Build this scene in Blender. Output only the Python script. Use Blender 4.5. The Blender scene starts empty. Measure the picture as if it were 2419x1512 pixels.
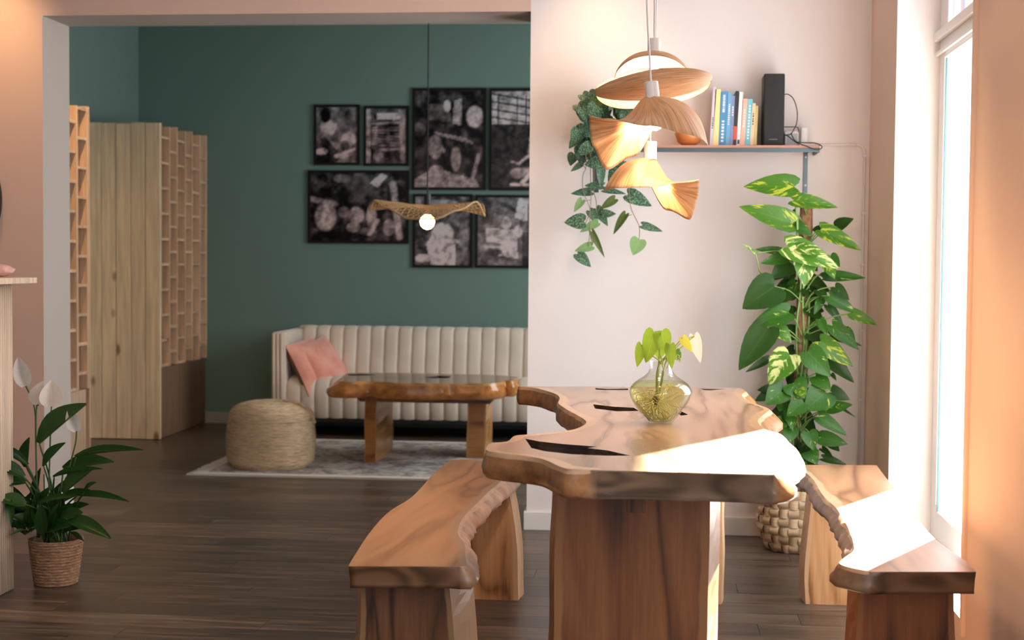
import bpy, bmesh, math, random
import numpy as np
from mathutils import Vector, Matrix, geometry, noise
random.seed(7)
S = bpy.context.scene
COL = S.collection
R = math.radians

# ---------------------------------------------------------------- camera
F = 3400.0; H = 1.235; CX = 1209.5; CY = 756.0
yaw = R(5.8); pit = math.atan(141 / F); roll = 0.0085
FW = Vector((-math.sin(yaw) * math.cos(pit), math.cos(yaw) * math.cos(pit), -math.sin(pit)))
r0 = Vector((math.cos(yaw), math.sin(yaw), 0)); u0 = r0.cross(FW)
RT = r0 * math.cos(roll) + u0 * math.sin(roll); UP = -r0 * math.sin(roll) + u0 * math.cos(roll)
CAM = Vector((0, 0, H))
cd = bpy.data.cameras.new('camera'); cam = bpy.data.objects.new('camera', cd); COL.objects.link(cam)
cd.sensor_width = 36; cd.lens = 36 * F / 2419; cd.clip_start = 0.05
cam.matrix_world = Matrix(((RT.x, UP.x, -FW.x, 0), (RT.y, UP.y, -FW.y, 0), (RT.z, UP.z, -FW.z, H), (0, 0, 0, 1)))
cd.dof.use_dof = True; cd.dof.focus_distance = 4.5; cd.dof.aperture_fstop = 4.0
S.camera = cam

def ray(x, y): return FW + RT * ((x - CX) / F) - UP * ((y - CY) / F)
def at(x, y, Y=None, Z=None, X=None):
    r = ray(x, y)
    t = Y / r.y if Y is not None else ((Z - H) / r.z if Z is not None else X / r.x)
    return CAM + r * t

# ---------------------------------------------------------------- world, sun, window daylight, exposure
S.view_settings.view_transform = 'Standard'; S.view_settings.look = 'None'
S.view_settings.exposure = 0.0; S.view_settings.gamma = 1.0
S.cycles.use_denoising = True
S.cycles.max_bounces = 10; S.cycles.diffuse_bounces = 6; S.cycles.glossy_bounces = 4
S.cycles.transmission_bounces = 8; S.cycles.transparent_max_bounces = 12
S.cycles.caustics_reflective = False; S.cycles.caustics_refractive = False
S.cycles.sample_clamp_indirect = 8
w = bpy.data.worlds.new('sky'); S.world = w; w.use_nodes = True
w.node_tree.nodes['Background'].inputs[0].default_value = (0.88, 0.94, 1.0, 1)
w.node_tree.nodes['Background'].inputs[1].default_value = 5.0

def light(name, kind, loc, energy, color, direction=None, **kw):
    d = bpy.data.lights.new(name, kind); d.energy = energy; d.color = color
    for k, v in kw.items(): setattr(d, k, v)
    o = bpy.data.objects.new(name, d); COL.objects.link(o); o.location = loc
    if direction is not None:
        o.rotation_euler = Vector(direction).to_track_quat('-Z', 'Y').to_euler()
    return o
SUNE = 110.0
light('sun', 'SUN', (4, 8, 6), SUNE, (1.0, 0.93, 0.84), (-0.486 * .888, -0.874 * .888, -0.46), angle=R(0.8))
# added unseen fill behind the camera, and daylight entering by a second window on the right, nearer the camera
light('rear_fill_light', 'AREA', (-1.2, -1.3, 1.5), 32, (0.86, 0.93, 1.0), (0.05, 1, 0.0), shape='RECTANGLE', size=4.2, size_y=2.2)
light('side_window_daylight', 'AREA', (0.85, 1.7, 1.5), 45, (0.84, 0.92, 1.0), (-1, .35, -.1), shape='RECTANGLE', size=1.4, size_y=2.0)
light('window_daylight', 'AREA', (1.19, 5.1, 1.2), 30, (0.84, 0.92, 1.0), (-1, 0, 0), shape='RECTANGLE', size=1.1, size_y=1.6)
# daylight of the green lounge, from its window out of view on the right
light('lounge_daylight', 'AREA', (1.1, 8.7, 1.6), 100, (0.95, 0.98, 1.0), (-1, 0.1, -0.05), shape='RECTANGLE', size=2.2, size_y=1.7)

# ---------------------------------------------------------------- helpers
def tag(o, label=None, cat=None, group=None, kind=None):
    if label: o['label'] = label
    if cat: o['category'] = cat
    if group: o['group'] = group
    if kind: o['kind'] = kind
    return o
def thing(name, loc, label, cat, group=None):
    o = bpy.data.objects.new(name, None); COL.objects.link(o); o.location = loc
    o.empty_display_size = 0.05
    return tag(o, label, cat, group)
def wloc(o):
    v = Vector((0, 0, 0))
    while o: v += Vector(o.location); o = o.parent
    return v
def obj(name, V, Fc, mat, parent=None, smooth=False, loc=None, uvs=None, cols=None, bevel=0, mats=None, midx=None):
    """V in world coordinates; the object's origin is its parent's (or loc)."""
    o0 = Vector(loc) if loc is not None else (wloc(parent) if parent else Vector((0, 0, 0)))
    me = bpy.data.meshes.new(name)
    me.from_pydata([(v[0] - o0.x, v[1] - o0.y, v[2] - o0.z) for v in V], [], Fc); me.update()
    if bevel:
        bm = bmesh.new(); bm.from_mesh(me)
        bmesh.ops.bevel(bm, geom=[e for e in bm.edges if e.calc_face_angle(0) > 0.6], offset=bevel, segments=2, affect='EDGES', profile=.6)
        bm.to_mesh(me); bm.free()
    bm = bmesh.new(); bm.from_mesh(me); bmesh.ops.recalc_face_normals(bm, faces=bm.faces) if not uvs else None
    bm.to_mesh(me); bm.free()
    if smooth: me.polygons.foreach_set('use_smooth', [True] * len(me.polygons))
    if uvs:
        l = me.uv_layers.new(name='UVMap')
        for i, lp in enumerate(me.loops): l.data[i].uv = uvs[lp.vertex_index]
    if cols:
        for nm, arr in cols.items():
            a = me.attributes.new(nm, 'FLOAT' if not hasattr(arr[0], '__len__') else 'FLOAT_COLOR', 'POINT')
            if hasattr(arr[0], '__len__'):
                a.data.foreach_set('color', [c for x in arr for c in (x[0], x[1], x[2], 1)])
            else: a.data.foreach_set('value', arr)
    if mats:
        for m in mats: me.materials.append(m)
        me.polygons.foreach_set('material_index', midx)
    else: me.materials.append(mat)
    o = bpy.data.objects.new(name, me); COL.objects.link(o)
    if parent:
        o.parent = parent
        if loc is not None: o.location = o0 - wloc(parent)
    else: o.location = o0
    return o
class MB:
    def __init__(s): s.V = []; s.F = []; s.U = []
    def add(s, V, Fc, U=None):
        n = len(s.V); s.V += [tuple(v) for v in V]; s.F += [tuple(i + n for i in f) for f in Fc]
        if U: s.U += U
        return s
    def box(s, x0, x1, y0, y1, z0, z1):
        V = [(x, y, z) for z in (z0, z1) for y in (y0, y1) for x in (x0, x1)]
        return s.add(V, [(0, 2, 3, 1), (4, 5, 7, 6), (0, 1, 5, 4), (2, 6, 7, 3), (0, 4, 6, 2), (1, 3, 7, 5)])
    def tube(s, pts, r, n=8, cap=True):
        pts = [Vector(p) for p in pts]; k = len(pts)
        rr = r if hasattr(r, '__len__') else [r] * k
        V = []; prev = None
        for i, p in enumerate(pts):
            t = (pts[min(i + 1, k - 1)] - pts[max(i - 1, 0)]).normalized()
            if prev is None: a = t.orthogonal().normalized()
            else:
                a = prev - t * prev.dot(t)
                a = a.normalized() if a.length > 1e-6 else t.orthogonal().normalized()
            prev = a; b = t.cross(a)
            V += [p + (a * math.cos(2 * math.pi * j / n) + b * math.sin(2 * math.pi * j / n)) * rr[i] for j in range(n)]
        Fc = [(i * n + j, i * n + (j + 1) % n, (i + 1) * n + (j + 1) % n, (i + 1) * n + j) for i in range(k - 1) for j in range(n)]
        if cap: Fc += [tuple(range(n))[::-1], tuple(range((k - 1) * n, k * n))]
        return s.add(V, Fc)
    def lathe(s, prof, c, n=32, cap0=True, cap1=True, fr=None):
        k = len(prof); V = []
        for i, (r, z) in enumerate(prof):
            for j in range(n):
                a = 2 * math.pi * j / n; q = r * (fr(a, z) if fr else 1)
                V.append((c[0] + q * math.cos(a), c[1] + q * math.sin(a), c[2] + z))
        Fc = [(i * n + j, i * n + (j + 1) % n, (i + 1) * n + (j + 1) % n, (i + 1) * n + j) for i in range(k - 1) for j in range(n)]
        if cap0: Fc.append(tuple(range(n))[::-1])
        if cap1: Fc.append(tuple(range((k - 1) * n, k * n)))
        return s.add(V, Fc)
    def build(s, name, mat, parent=None, **kw): return obj(name, s.V, s.F, mat, parent, **kw)
def box(name, b, mat, parent=None, bevel=0, **kw): return MB().box(*b).build(name, mat, parent, bevel=bevel, **kw)
def copy_tree(o, parent=None):
    c = o.copy(); COL.objects.link(c); c.parent = parent
    for ch in o.children: copy_tree(ch, c)
    return c
def smooth_curve(pts, n=6, closed=False):
    P = [Vector(p) for p in pts]; k = len(P); out = []
    for i in range(k if closed else k - 1):
        a, b, c, d = (P[(i + j) % k] if closed else P[max(0, min(k - 1, i + j))] for j in (-1, 0, 1, 2))
        for q in range(n):
            t = q / n
            out.append(0.5 * ((2 * b) + (c - a) * t + (2 * a - 5 * b + 4 * c - d) * t * t + (3 * b - a - 3 * c + d) * t ** 3))
    if not closed: out.append(P[-1])
    return out

# ---------------------------------------------------------------- materials
class NT:
    def __init__(s, name):
        s.m = bpy.data.materials.new(name); s.m.use_nodes = True; s.t = s.m.node_tree; s.n = s.t.nodes
        s.b = s.n['Principled BSDF']; s.out = s.n['Material Output']
    def new(s, typ, **kw):
        x = s.n.new(typ)
        for k, v in kw.items():
            if hasattr(x, k): setattr(x, k, v)
            else: x.inputs[k].default_value = v
        return x
    def inp(s, x, name, v):
        if hasattr(v, 'links') or isinstance(v, bpy.types.NodeSocket): s.t.links.new(v, x.inputs[name])
        else: x.inputs[name].default_value = v
    def coord(s, kind='Object', scale=(1, 1, 1), loc=(0, 0, 0), rot=(0, 0, 0), rnd=0):
        c = s.n.new('ShaderNodeTexCoord').outputs[kind]
        m = s.n.new('ShaderNodeMapping'); m.inputs['Scale'].default_value = scale; m.inputs['Location'].default_value = loc; m.inputs['Rotation'].default_value = rot
        if rnd:
            oi = s.n.new('ShaderNodeObjectInfo'); v = s.n.new('ShaderNodeVectorMath'); v.operation = 'SCALE'
            cmb = s.n.new('ShaderNodeCombineXYZ')
            for i in range(3): s.t.links.new(oi.outputs['Random'], cmb.inputs[i])
            s.t.links.new(cmb.outputs[0], v.inputs[0]); v.inputs['Scale'].default_value = rnd
            ad = s.n.new('ShaderNodeVectorMath'); s.t.links.new(c, ad.inputs[0]); s.t.links.new(v.outputs[0], ad.inputs[1]); c = ad.outputs[0]
        s.t.links.new(c, m.inputs[0]); return m.outputs[0]
    def noise(s, vec, scale=5, detail=4, rough=.5, dist=0):
        x = s.n.new('ShaderNodeTexNoise'); s.t.links.new(vec, x.inputs['Vector'])
        x.inputs['Scale'].default_value = scale; x.inputs['Detail'].default_value = detail
        x.inputs['Roughness'].default_value = rough; x.inputs['Distortion'].default_value = dist
        return x.outputs['Fac']
    def ramp(s, fac, stops, interp='LINEAR'):
        x = s.n.new('ShaderNodeValToRGB'); s.t.links.new(fac, x.inputs[0]); e = x.color_ramp.elements; x.color_ramp.interpolation = interp
        while len(e) < len(stops): e.new(0.5)
        for el, (p, c) in zip(e, stops):
            el.position = p; el.color = (*c, 1) if hasattr(c, '__len__') else (c, c, c, 1)
        return x.outputs[0]
    def math(s, op, a, b=None, c=None):
        x = s.n.new('ShaderNodeMath'); x.operation = op
        for i, v in enumerate((a, b, c)):
            if v is None: continue
            if isinstance(v, bpy.types.NodeSocket): s.t.links.new(v, x.inputs[i])
            else: x.inputs[i].default_value = v
        return x.outputs[0]
    def mix(s, fac, a, b, mode='MIX'):
        x = s.n.new('ShaderNodeMix'); x.data_type = 'RGBA'; x.blend_type = mode
        for sock, v in ((x.inputs[0], fac), (x.inputs[6], a), (x.inputs[7], b)):
            if isinstance(v, bpy.types.NodeSocket): s.t.links.new(v, sock)
            else: sock.default_value = (*v, 1) if hasattr(v, '__len__') else v
        return x.outputs[2]
    def attr(s, name, out='Fac'):
        x = s.n.new('ShaderNodeAttribute'); x.attribute_name = name; return x.outputs[out]
    def rnd(s): return s.n.new('ShaderNodeObjectInfo').outputs['Random']
    def bump(s, h, strength=.3, dist=.005):
        x = s.n.new('ShaderNodeBump'); s.t.links.new(h, x.inputs['Height']); x.inputs['Strength'].default_value = strength; x.inputs['Distance'].default_value = dist
        s.t.links.new(x.outputs[0], s.b.inputs['Normal'])
    def set(s, color=None, rough=.5, metal=0, spec=None, **kw):
        if color is not None: s.inp(s.b, 'Base Color', color if isinstance(color, bpy.types.NodeSocket) else (*color, 1))
        s.inp(s.b, 'Roughness', rough); s.inp(s.b, 'Metallic', metal)
        if spec is not None: s.b.inputs['Specular IOR Level'].default_value = spec
        for k, v in kw.items(): s.inp(s.b, k.replace('_', ' '), v)
        return s.m
    def translucent(s, color, fac):
        tr = s.n.new('ShaderNodeBsdfTranslucent'); s.inp(tr, 'Color', color if isinstance(color, bpy.types.NodeSocket) else (*color, 1))
        mx = s.n.new('ShaderNodeMixShader'); mx.inputs[0].default_value = fac
        s.t.links.new(s.b.outputs[0], mx.inputs[1]); s.t.links.new(tr.outputs[0], mx.inputs[2]); s.t.links.new(mx.outputs[0], s.out.inputs[0])

def paint(name, col, rough=.75, var=.04):
    n = NT(name); f = n.noise(n.coord('Object'), 1.3, 3)
    c = n.mix(f, tuple(x * (1 - var) for x in col), tuple(min(1, x * (1 + var)) for x in col))
    n.bump(n.noise(n.coord('Object'), 160, 2), .08, .002)
    return n.set(c, rough)
def plain(name, col, rough=.5, metal=0, **kw): return NT(name).set(col, rough, metal, **kw)

M = {}
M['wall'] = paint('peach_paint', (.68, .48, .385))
M['pier'] = paint('peach_paint_daylit', (.80, .745, .72))  # the peach wall paint again, lightened to carry the pier's daylight
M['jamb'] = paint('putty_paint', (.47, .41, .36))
M['pink'] = paint('salmon_paint', (.66, .42, .33))
M['side'] = paint('apricot_paint', (.76, .58, .46))
M['white'] = paint('white_paint', (.80, .77, .74), .5)
M['ceil'] = paint('ceiling_paint', (.82, .78, .73))
M['green'] = paint('green_paint', (.138, .228, .200), .6, .06)
M['green_lit'] = paint('green_paint_lit', (.165, .245, .225), .6, .06)  # the lounge green again, lightened to carry window light on its left wall
M['trimw'] = paint('white_gloss_paint', (.78, .76, .73), .35)
M['black'] = plain('black_plastic', (.012, .012, .013), .45)
M['blackframe'] = plain('black_frame', (.006, .005, .005), .5, 0, Specular_IOR_Level=.25)
M['steel'] = plain('dark_steel', (.075, .10, .115), .4, .6)
M['cord'] = plain('white_cord', (.82, .78, .74), .5)
M['holder'] = plain('white_lampholder', (.86, .80, .75), .35)
M['soil'] = paint('potting_soil', (.03, .02, .014), .95)

def wood(name, dark, mid, light, sap=None, axis='Y', scale=1.0, ring=7.0, rough=.32, seed=0.0, fine=.5, bark=None):
    n = NT(name)
    al = .16
    sc = {'X': (al, 1, 1), 'Y': (1, al, 1), 'Z': (1, 1, al)}[axis]
    base = n.coord('Object', tuple(v * scale for v in sc), loc=(seed, seed * 1.7, seed * .6))
    f = n.noise(base, 3.2, 3, .5, .6)
    rings = n.math('SINE', n.math('MULTIPLY', f, ring * 6.28))
    rings = n.math('MULTIPLY_ADD', rings, .5, .5)
    sc2 = {'X': (.05, 1, 1), 'Y': (1, .05, 1), 'Z': (1, 1, .05)}[axis]
    g = n.noise(n.coord('Object', sc2, loc=(seed, 0, seed)), 95, 3, .7)
    big = n.noise(base, 1.6, 2)
    v = n.math('ADD', n.math('MULTIPLY', n.math('POWER', rings, .5), .46), n.math('MULTIPLY', big, .55))
    v = n.math('ADD', v, n.math('MULTIPLY', n.math('SUBTRACT', g, .5), fine))
    c = n.ramp(v, [(.22, dark), (.50, mid), (.86, light)])
    e_ = n.attr('cut')
    er = n.math('MULTIPLY_ADD', n.math('SINE', n.math('MULTIPLY', n.noise(n.coord('Object', (1, .3, 2.2), loc=(seed, 0, 0)), 2.2, 2), 70)), .5, .5)
    ec = n.mix(er, tuple(x * .20 for x in mid), tuple(x * .46 for x in mid)); c = n.mix(e_, c, ec)
    if bark:
        bf = n.noise(n.coord('Object', (1, 1, 1)), 16, 5, .65); c = n.mix(n.attr('bark'), c, n.ramp(bf, [(.3, tuple(x * .5 for x in bark)), (.7, tuple(min(1, x * 1.35) for x in bark))]))
    if sap:
        s = n.attr('sap')
        s2 = n.math('ADD', s, n.math('MULTIPLY', n.math('SUBTRACT', n.noise(n.coord('Object'), 9, 4), .5), .5))
        k = n.ramp(s2, [(.42, 0.0), (.58, 1.0)])
        sg = n.mix(g, tuple(x * .8 for x in sap), sap)
        c = n.mix(k, c, sg)
    rr = n.math('MULTIPLY_ADD', big, .14, rough - .03)
    return n.set(c, rr)
def pine(name, col, knot=(.16, .065, .025), axis='Z'):
    n = NT(name)
    sc = {'Z': (1, 1, .06), 'X': (.06, 1, 1)}[axis]
    g = n.noise(n.coord('Object', sc, rnd=7), 34, 4, .6, .4)
    lite = tuple(min(1, x * 1.12) for x in col); dk = tuple(x * .72 for x in col)
    c = n.ramp(g, [(.3, dk), (.7, lite)])
    vor = n.new('ShaderNodeTexVoronoi'); vor.feature = 'F1'
    n.t.links.new(n.coord('Object', (1, 1, .5) if axis == 'Z' else (.5, 1, 1), rnd=11), vor.inputs['Vector']); vor.inputs['Scale'].default_value = 4.6
    k = n.ramp(vor.outputs['Distance'], [(.055, 1.0), (.12, 0.0)])
    c = n.mix(k, c, knot)
    o = n.ramp(n.rnd(), [(0, .82), (1, 1.1)])
    c = n.mix(1.0, c, o, 'MULTIPLY')
    return n.set(c, .55)

M['tabletop'] = wood('suar_wood_tabletop', (.26, .14, .08), (.44, .27, .17), (.54, .355, .24), (.70, .44, .26), 'Y', .9, 7, .22, 1.3, .16, (.34, .155, .06))
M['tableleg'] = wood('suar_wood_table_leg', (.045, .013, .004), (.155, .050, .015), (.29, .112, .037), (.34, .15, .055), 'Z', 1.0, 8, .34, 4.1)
M['bench'] = wood('suar_wood_bench_top', (.24, .11, .05), (.42, .20, .09), (.56, .30, .15), (.50, .32, .20), 'Y', 1.0, 6, .30, 7.7, .2, (.42, .25, .15))
M['bench2'] = wood('suar_wood_bench_top_right', (.20, .095, .05), (.38, .195, .10), (.52, .29, .16), (.62, .42, .26), 'Y', 1.0, 6, .30, 2.7, .18, (.26, .17, .11))
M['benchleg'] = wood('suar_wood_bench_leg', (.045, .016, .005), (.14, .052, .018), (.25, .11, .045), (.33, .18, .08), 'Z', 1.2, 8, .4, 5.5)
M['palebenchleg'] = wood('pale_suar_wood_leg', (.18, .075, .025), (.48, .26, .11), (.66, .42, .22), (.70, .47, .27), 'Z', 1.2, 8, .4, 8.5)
M['coffee'] = wood('polished_suar_wood', (.15, .045, .012), (.34, .125, .032), (.52, .22, .065), (.56, .27, .09), 'X', 1.2, 5, .16, 3.3, .5, (.50, .19, .05))
M['coffeetop'] = wood('polished_suar_wood_top', (.055, .026, .014), (.12, .06, .032), (.20, .11, .06), (.5, .26, .11), 'X', 1.2, 5, .12, 3.9)
M['crack'] = wood('charred_crack_wood', (.008, .005, .004), (.035, .018, .012), (.09, .045, .025), None, 'X', 2, 4, .8, 1.1)
M['pine'] = pine('knotty_pine', (.86, .67, .45), (.30, .15, .07))
M['pine_lat'] = pine('pine_lattice', (.66, .46, .30))
M['pine_kick'] = pine('dark_pine_panel', (.22, .13, .075))
M['pine_back'] = pine('pine_backing', (.36, .21, .12))
M['palewood'] = pine('pale_fluted_wood', (.86, .68, .50), (.6, .45, .3))

# ---------------------------------------------------------------- the shell
def structure(o, *_): o['kind'] = 'structure'; return o
YW, YB = 6.54, 6.85           # dividing wall, front and back face
XL, XR = -2.89, -0.59         # opening
HD = 2.362; CE = 2.95
XW = 0.924; YF = 10.45; XG = -3.874
m = MB()
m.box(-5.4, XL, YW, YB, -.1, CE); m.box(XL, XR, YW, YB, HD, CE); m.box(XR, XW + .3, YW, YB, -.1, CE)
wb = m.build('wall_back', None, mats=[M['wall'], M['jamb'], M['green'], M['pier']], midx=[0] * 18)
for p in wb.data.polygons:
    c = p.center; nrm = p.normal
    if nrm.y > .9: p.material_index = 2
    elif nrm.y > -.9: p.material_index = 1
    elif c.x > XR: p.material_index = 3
structure(wb)
# right wall with the tall window niche
NY0, NY1, NZ0, NZ1 = 4.40, 5.845, 0.16, 2.75
XO = 1.22
m = MB()
m.box(XW, XO, NY1, YW, -.1, CE); m.box(XW, XO, NY0, NY1, -.1, NZ0); m.box(XW, XO, NY0, NY1, NZ1, CE)
m.box(XW, XO, 2.45, NY0, -.1, CE); m.box(XW, XO, -1.5, .9, -.1, CE); m.box(XW, XO, .9, 2.45, 2.6, CE); m.box(XW, XO, .9, 2.45, -.1, .4)
wr = m.build('wall_right', None, mats=[M['side'], M['white']], midx=[0] * 42)
for p in wr.data.polygons:
    if abs(p.normal.x) < .5 and p.center.x > XW and 4 < p.center.y < 6.0 or (p.normal.z > .5 and p.center.z < 1): p.material_index = 1
structure(wr)
structure(box('wall_left', (-5.5, -5.4, -1.5, YW, -.1, CE), M['wall']))
structure(box('wall_front', (-5.5, XO, -1.6, -1.5, -.1, CE), M['wall']))
structure(box('wall_far', (XG - .1, 1.25, YF, YF + .1, -.1, CE), M['green']))
structure(box('wall_left.001', (XG - .1, XG, YB, YF, -.1, CE), M['green_lit']))
structure(box('wall_right.001', (1.15, 1.25, YB, YF, -.1, CE), M['green']))
m = MB(); m.box(-5.5, XO, -1.6, YW, CE, CE + .1); m.box(XG - .1, 1.25, YW, YF + .1, CE, CE + .1)
structure(m.build('ceiling', M['ceil']))
# baseboards
m = MB(); m.box(XR - .012, XW, YW - .016, YW, 0, .085); structure(m.build('baseboard_back', M['trimw'], bevel=.004))
m = MB(); m.box(XR - .012, XR, YW, YB, 0, .085); m.box(XL, XL + .014, YW, YB, 0, .095); m.box(-5.4, XL, YW - .014, YW, 0, .095)
structure(m.build('baseboard_left', M['trimw']))
structure(box('baseboard_far', (XG, 1.15, YF - .015, YF, 0, .085), paint('grey_green_trim', (.34, .36, .34), .4), bevel=.003))
structure(box('baseboard_left.001', (XG, XG + .015, YB, YF - .02, 0, .085), M['trimw']))
# floor: dark planks
nf = NT('dark_floor_planks')
g = nf.noise(nf.coord('Object', (.07, 1, 1), rnd=13), 42, 5, .65, .3)
bg = nf.noise(nf.coord('Object', (.3, 1, 1), rnd=5), 5, 3)
c = nf.ramp(g, [(.30, (.022, .015, .011)), (.48, (.068, .047, .035)), (.72, (.19, .135, .098))])
c = nf.mix(1.0, c, nf.ramp(nf.rnd(), [(0, .72), (1, 1.22)]), 'MULTIPLY')
c = nf.mix(.5, c, nf.ramp(bg, [(.3, .7), (.7, 1.2)]), 'MULTIPLY')
nf.bump(g, .15, .002)
M['floor'] = nf.set(c, nf.math('MULTIPLY_ADD', g, .22, .24))
fl = box('floor', (-5.5, 1.25, -1.6, YF + .1, -.12, -.02), plain('floor_screed', (.02, .015, .012), .8)); structure(fl)
def plank_row(m, y, off, x0=-5.38, x1=None, wdt=.152, L=1.22):
    x1 = x1 if x1 is not None else (.92 if y < YW - .05 else 1.14)
    x0 = x0 if y < YW - .05 else XG + .01
    x = x0 - (off % L); out = []
    while x < x1:
        a, b = max(x, x0), min(x + L, x1)
        if b - a > .04: out.append((a + .0008, b - .0008, y + .0008, y + wdt - .0008))
        x += L
    return out
rest = MB()
y = -1.45; row = 0
while y < YF - .16:
    ds = 3400 * H * .152 / max(.5, y) ** 2
    for bx in plank_row(None, y, (row * .47 + (row % 3) * .31)):
        skip = (y < YW - .06 < y + .152) or (y < YW and y + .152 > YW)
        px = (bx[0] + bx[1]) / 2
        vis = 3.8 < y < 8.1 and (-2.7 * (y / 5.2) - .4 < bx[1]) and bx[0] < 1.0 + (y - 4) * .1
        if vis:
            MB().box(*bx, -.02, 0).build('plank', M['floor'], fl, loc=(bx[0], bx[2], -.02))
        else: rest.box(*bx, -.02, 0)
    y += .152; row += 1
rp = rest.build('plank_field', M['floor'], fl); rp['kind'] = 'stuff'
# ---------------------------------------------------------------- window 1, in the right wall niche
win = structure(thing('window_1', (1.10, 5.1, NZ0), None, None))
M['frame'] = plain('white_window_frame', (.86, .84, .82), .35)
GY0, GY1 = NY0 + .10, 5.70
ZT0, ZT1 = 2.03, 2.14
box('stile', (1.09, 1.16, GY1, NY1, NZ0, NZ1), M['frame'], win, bevel=.004)
box('stile', (1.09, 1.16, NY0, GY0, NZ0, NZ1), M['frame'], win, bevel=.004)
box('bottom_rail', (1.09, 1.16, GY0, GY1, NZ0, .27), M['frame'], win, bevel=.004)
box('top_rail', (1.09, 1.16, GY0, GY1, 2.68, NZ1), M['frame'], win, bevel=.004)
tr = box('transom', (1.085, 1.165, GY0, GY1, ZT0, ZT1), M['frame'], win, bevel=.004)
box('moulding', (1.065, 1.085, NY0, NY1 - .0, ZT1 - .035, ZT1 + .0), M['frame'], tr, bevel=.004)
box('moulding', (1.072, 1.085, NY0, NY1 - .0, ZT0 + .02, ZT0 + .035), M['frame'], tr, bevel=.003)
box('sash_bead', (1.082, 1.09, GY1 - .0, GY1 + .025, .30, ZT0), M['frame'], win)
box('glazing_gasket', (1.086, 1.092, GY1 - .010, GY1 - .003, .275, ZT0 - .005), plain('teal_rubber', (.05, .16, .17), .4), win)
gl = NT('window_glass')
trn = gl.n.new('ShaderNodeBsdfTransparent'); glo = gl.n.new('ShaderNodeBsdfGlossy'); glo.inputs['Roughness'].default_value = .02
mx = gl.n.new('ShaderNodeMixShader'); mx.inputs[0].default_value = .06
gl.t.links.new(trn.outputs[0], mx.inputs[1]); gl.t.links.new(glo.outputs[0], mx.inputs[2]); gl.t.links.new(mx.outputs[0], gl.out.inputs[0])
M['glass_thin'] = gl.m
box('glass_pane', (1.11, 1.114, GY0, GY1, .27, ZT0), M['glass_thin'], win)
box('glass_pane', (1.11, 1.114, GY0, GY1, ZT1, 2.68), M['glass_thin'], win)
# pleated net behind the upper light
mbc = MB(); k = 60
V = []
for i in range(k + 1):
    yy = GY0 + (GY1 - GY0) * i / k
    xx = 1.15 + (.012 if i % 2 else -.012)
    V += [(xx, yy, ZT1), (xx, yy, 2.68)]
mbc.add(V, [(2 * i, 2 * i + 2, 2 * i + 3, 2 * i + 1) for i in range(k)])
cn = NT('striped_net'); st = cn.noise(cn.coord('Object', (0, 1, 0)), 26, 2)
cc = cn.ramp(st, [(.36, (.30, .38, .50)), (.48, (.75, .72, .80)), (.62, (.55, .45, .45))])
cn.set(cc, .9); cn.translucent(cc, .45); M['net'] = cn.m
mbc.build('pleated_curtain', M['net'], win)
# casing bead at the near edge of the niche
M['bead'] = paint('peach_bead', (.80, .58, .42), .5)
structure(box('trim_1', (XW - .012, XW + .05, NY0 - .03, NY0 + .0, .12, CE), M['bead'], bevel=.006))
# side window beyond the camera, seen by nobody but it lets daylight in
structure(box('window_2', (XW + .1, XW + .15, .9, 2.45, .4, 2.6), M['frame'], bevel=.004))

# ---------------------------------------------------------------- live-edge slabs
def pip(x, y, poly):
    ins = np.zeros(len(x), bool); n = len(poly); j = n - 1
    for i in range(n):
        xi, yi = poly[i]; xj, yj = poly[j]
        cnd = ((yi > y) != (yj > y)) & (x < (xj - xi) * (y - yi) / (yj - yi + 1e-12) + xi)
        ins ^= cnd; j = i
    return ins
def dist_poly(P, A):
    A = np.array(A); B = np.roll(A, -1, 0); d = np.full(len(P), 1e9); idx = np.zeros(len(P), int)
    for i in range(len(A)):
        ab = B[i] - A[i]; t = np.clip(((P - A[i]) @ ab) / (ab @ ab + 1e-12), 0, 1)
        dd = np.hypot(*(P - (A[i] + t[:, None] * ab)).T)
        k = dd < d; d[k] = dd[k]; idx[k] = i
    return d, idx
def resample(pts, step):
    P = [Vector(p).to_2d() for p in pts]; out = []
    for i in range(len(P)):
        a, b = P[i], P[(i + 1) % len(P)]; n = max(1, int((b - a).length / step))
        out += [a.lerp(b, q / n) for q in range(n)]
    return out
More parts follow.
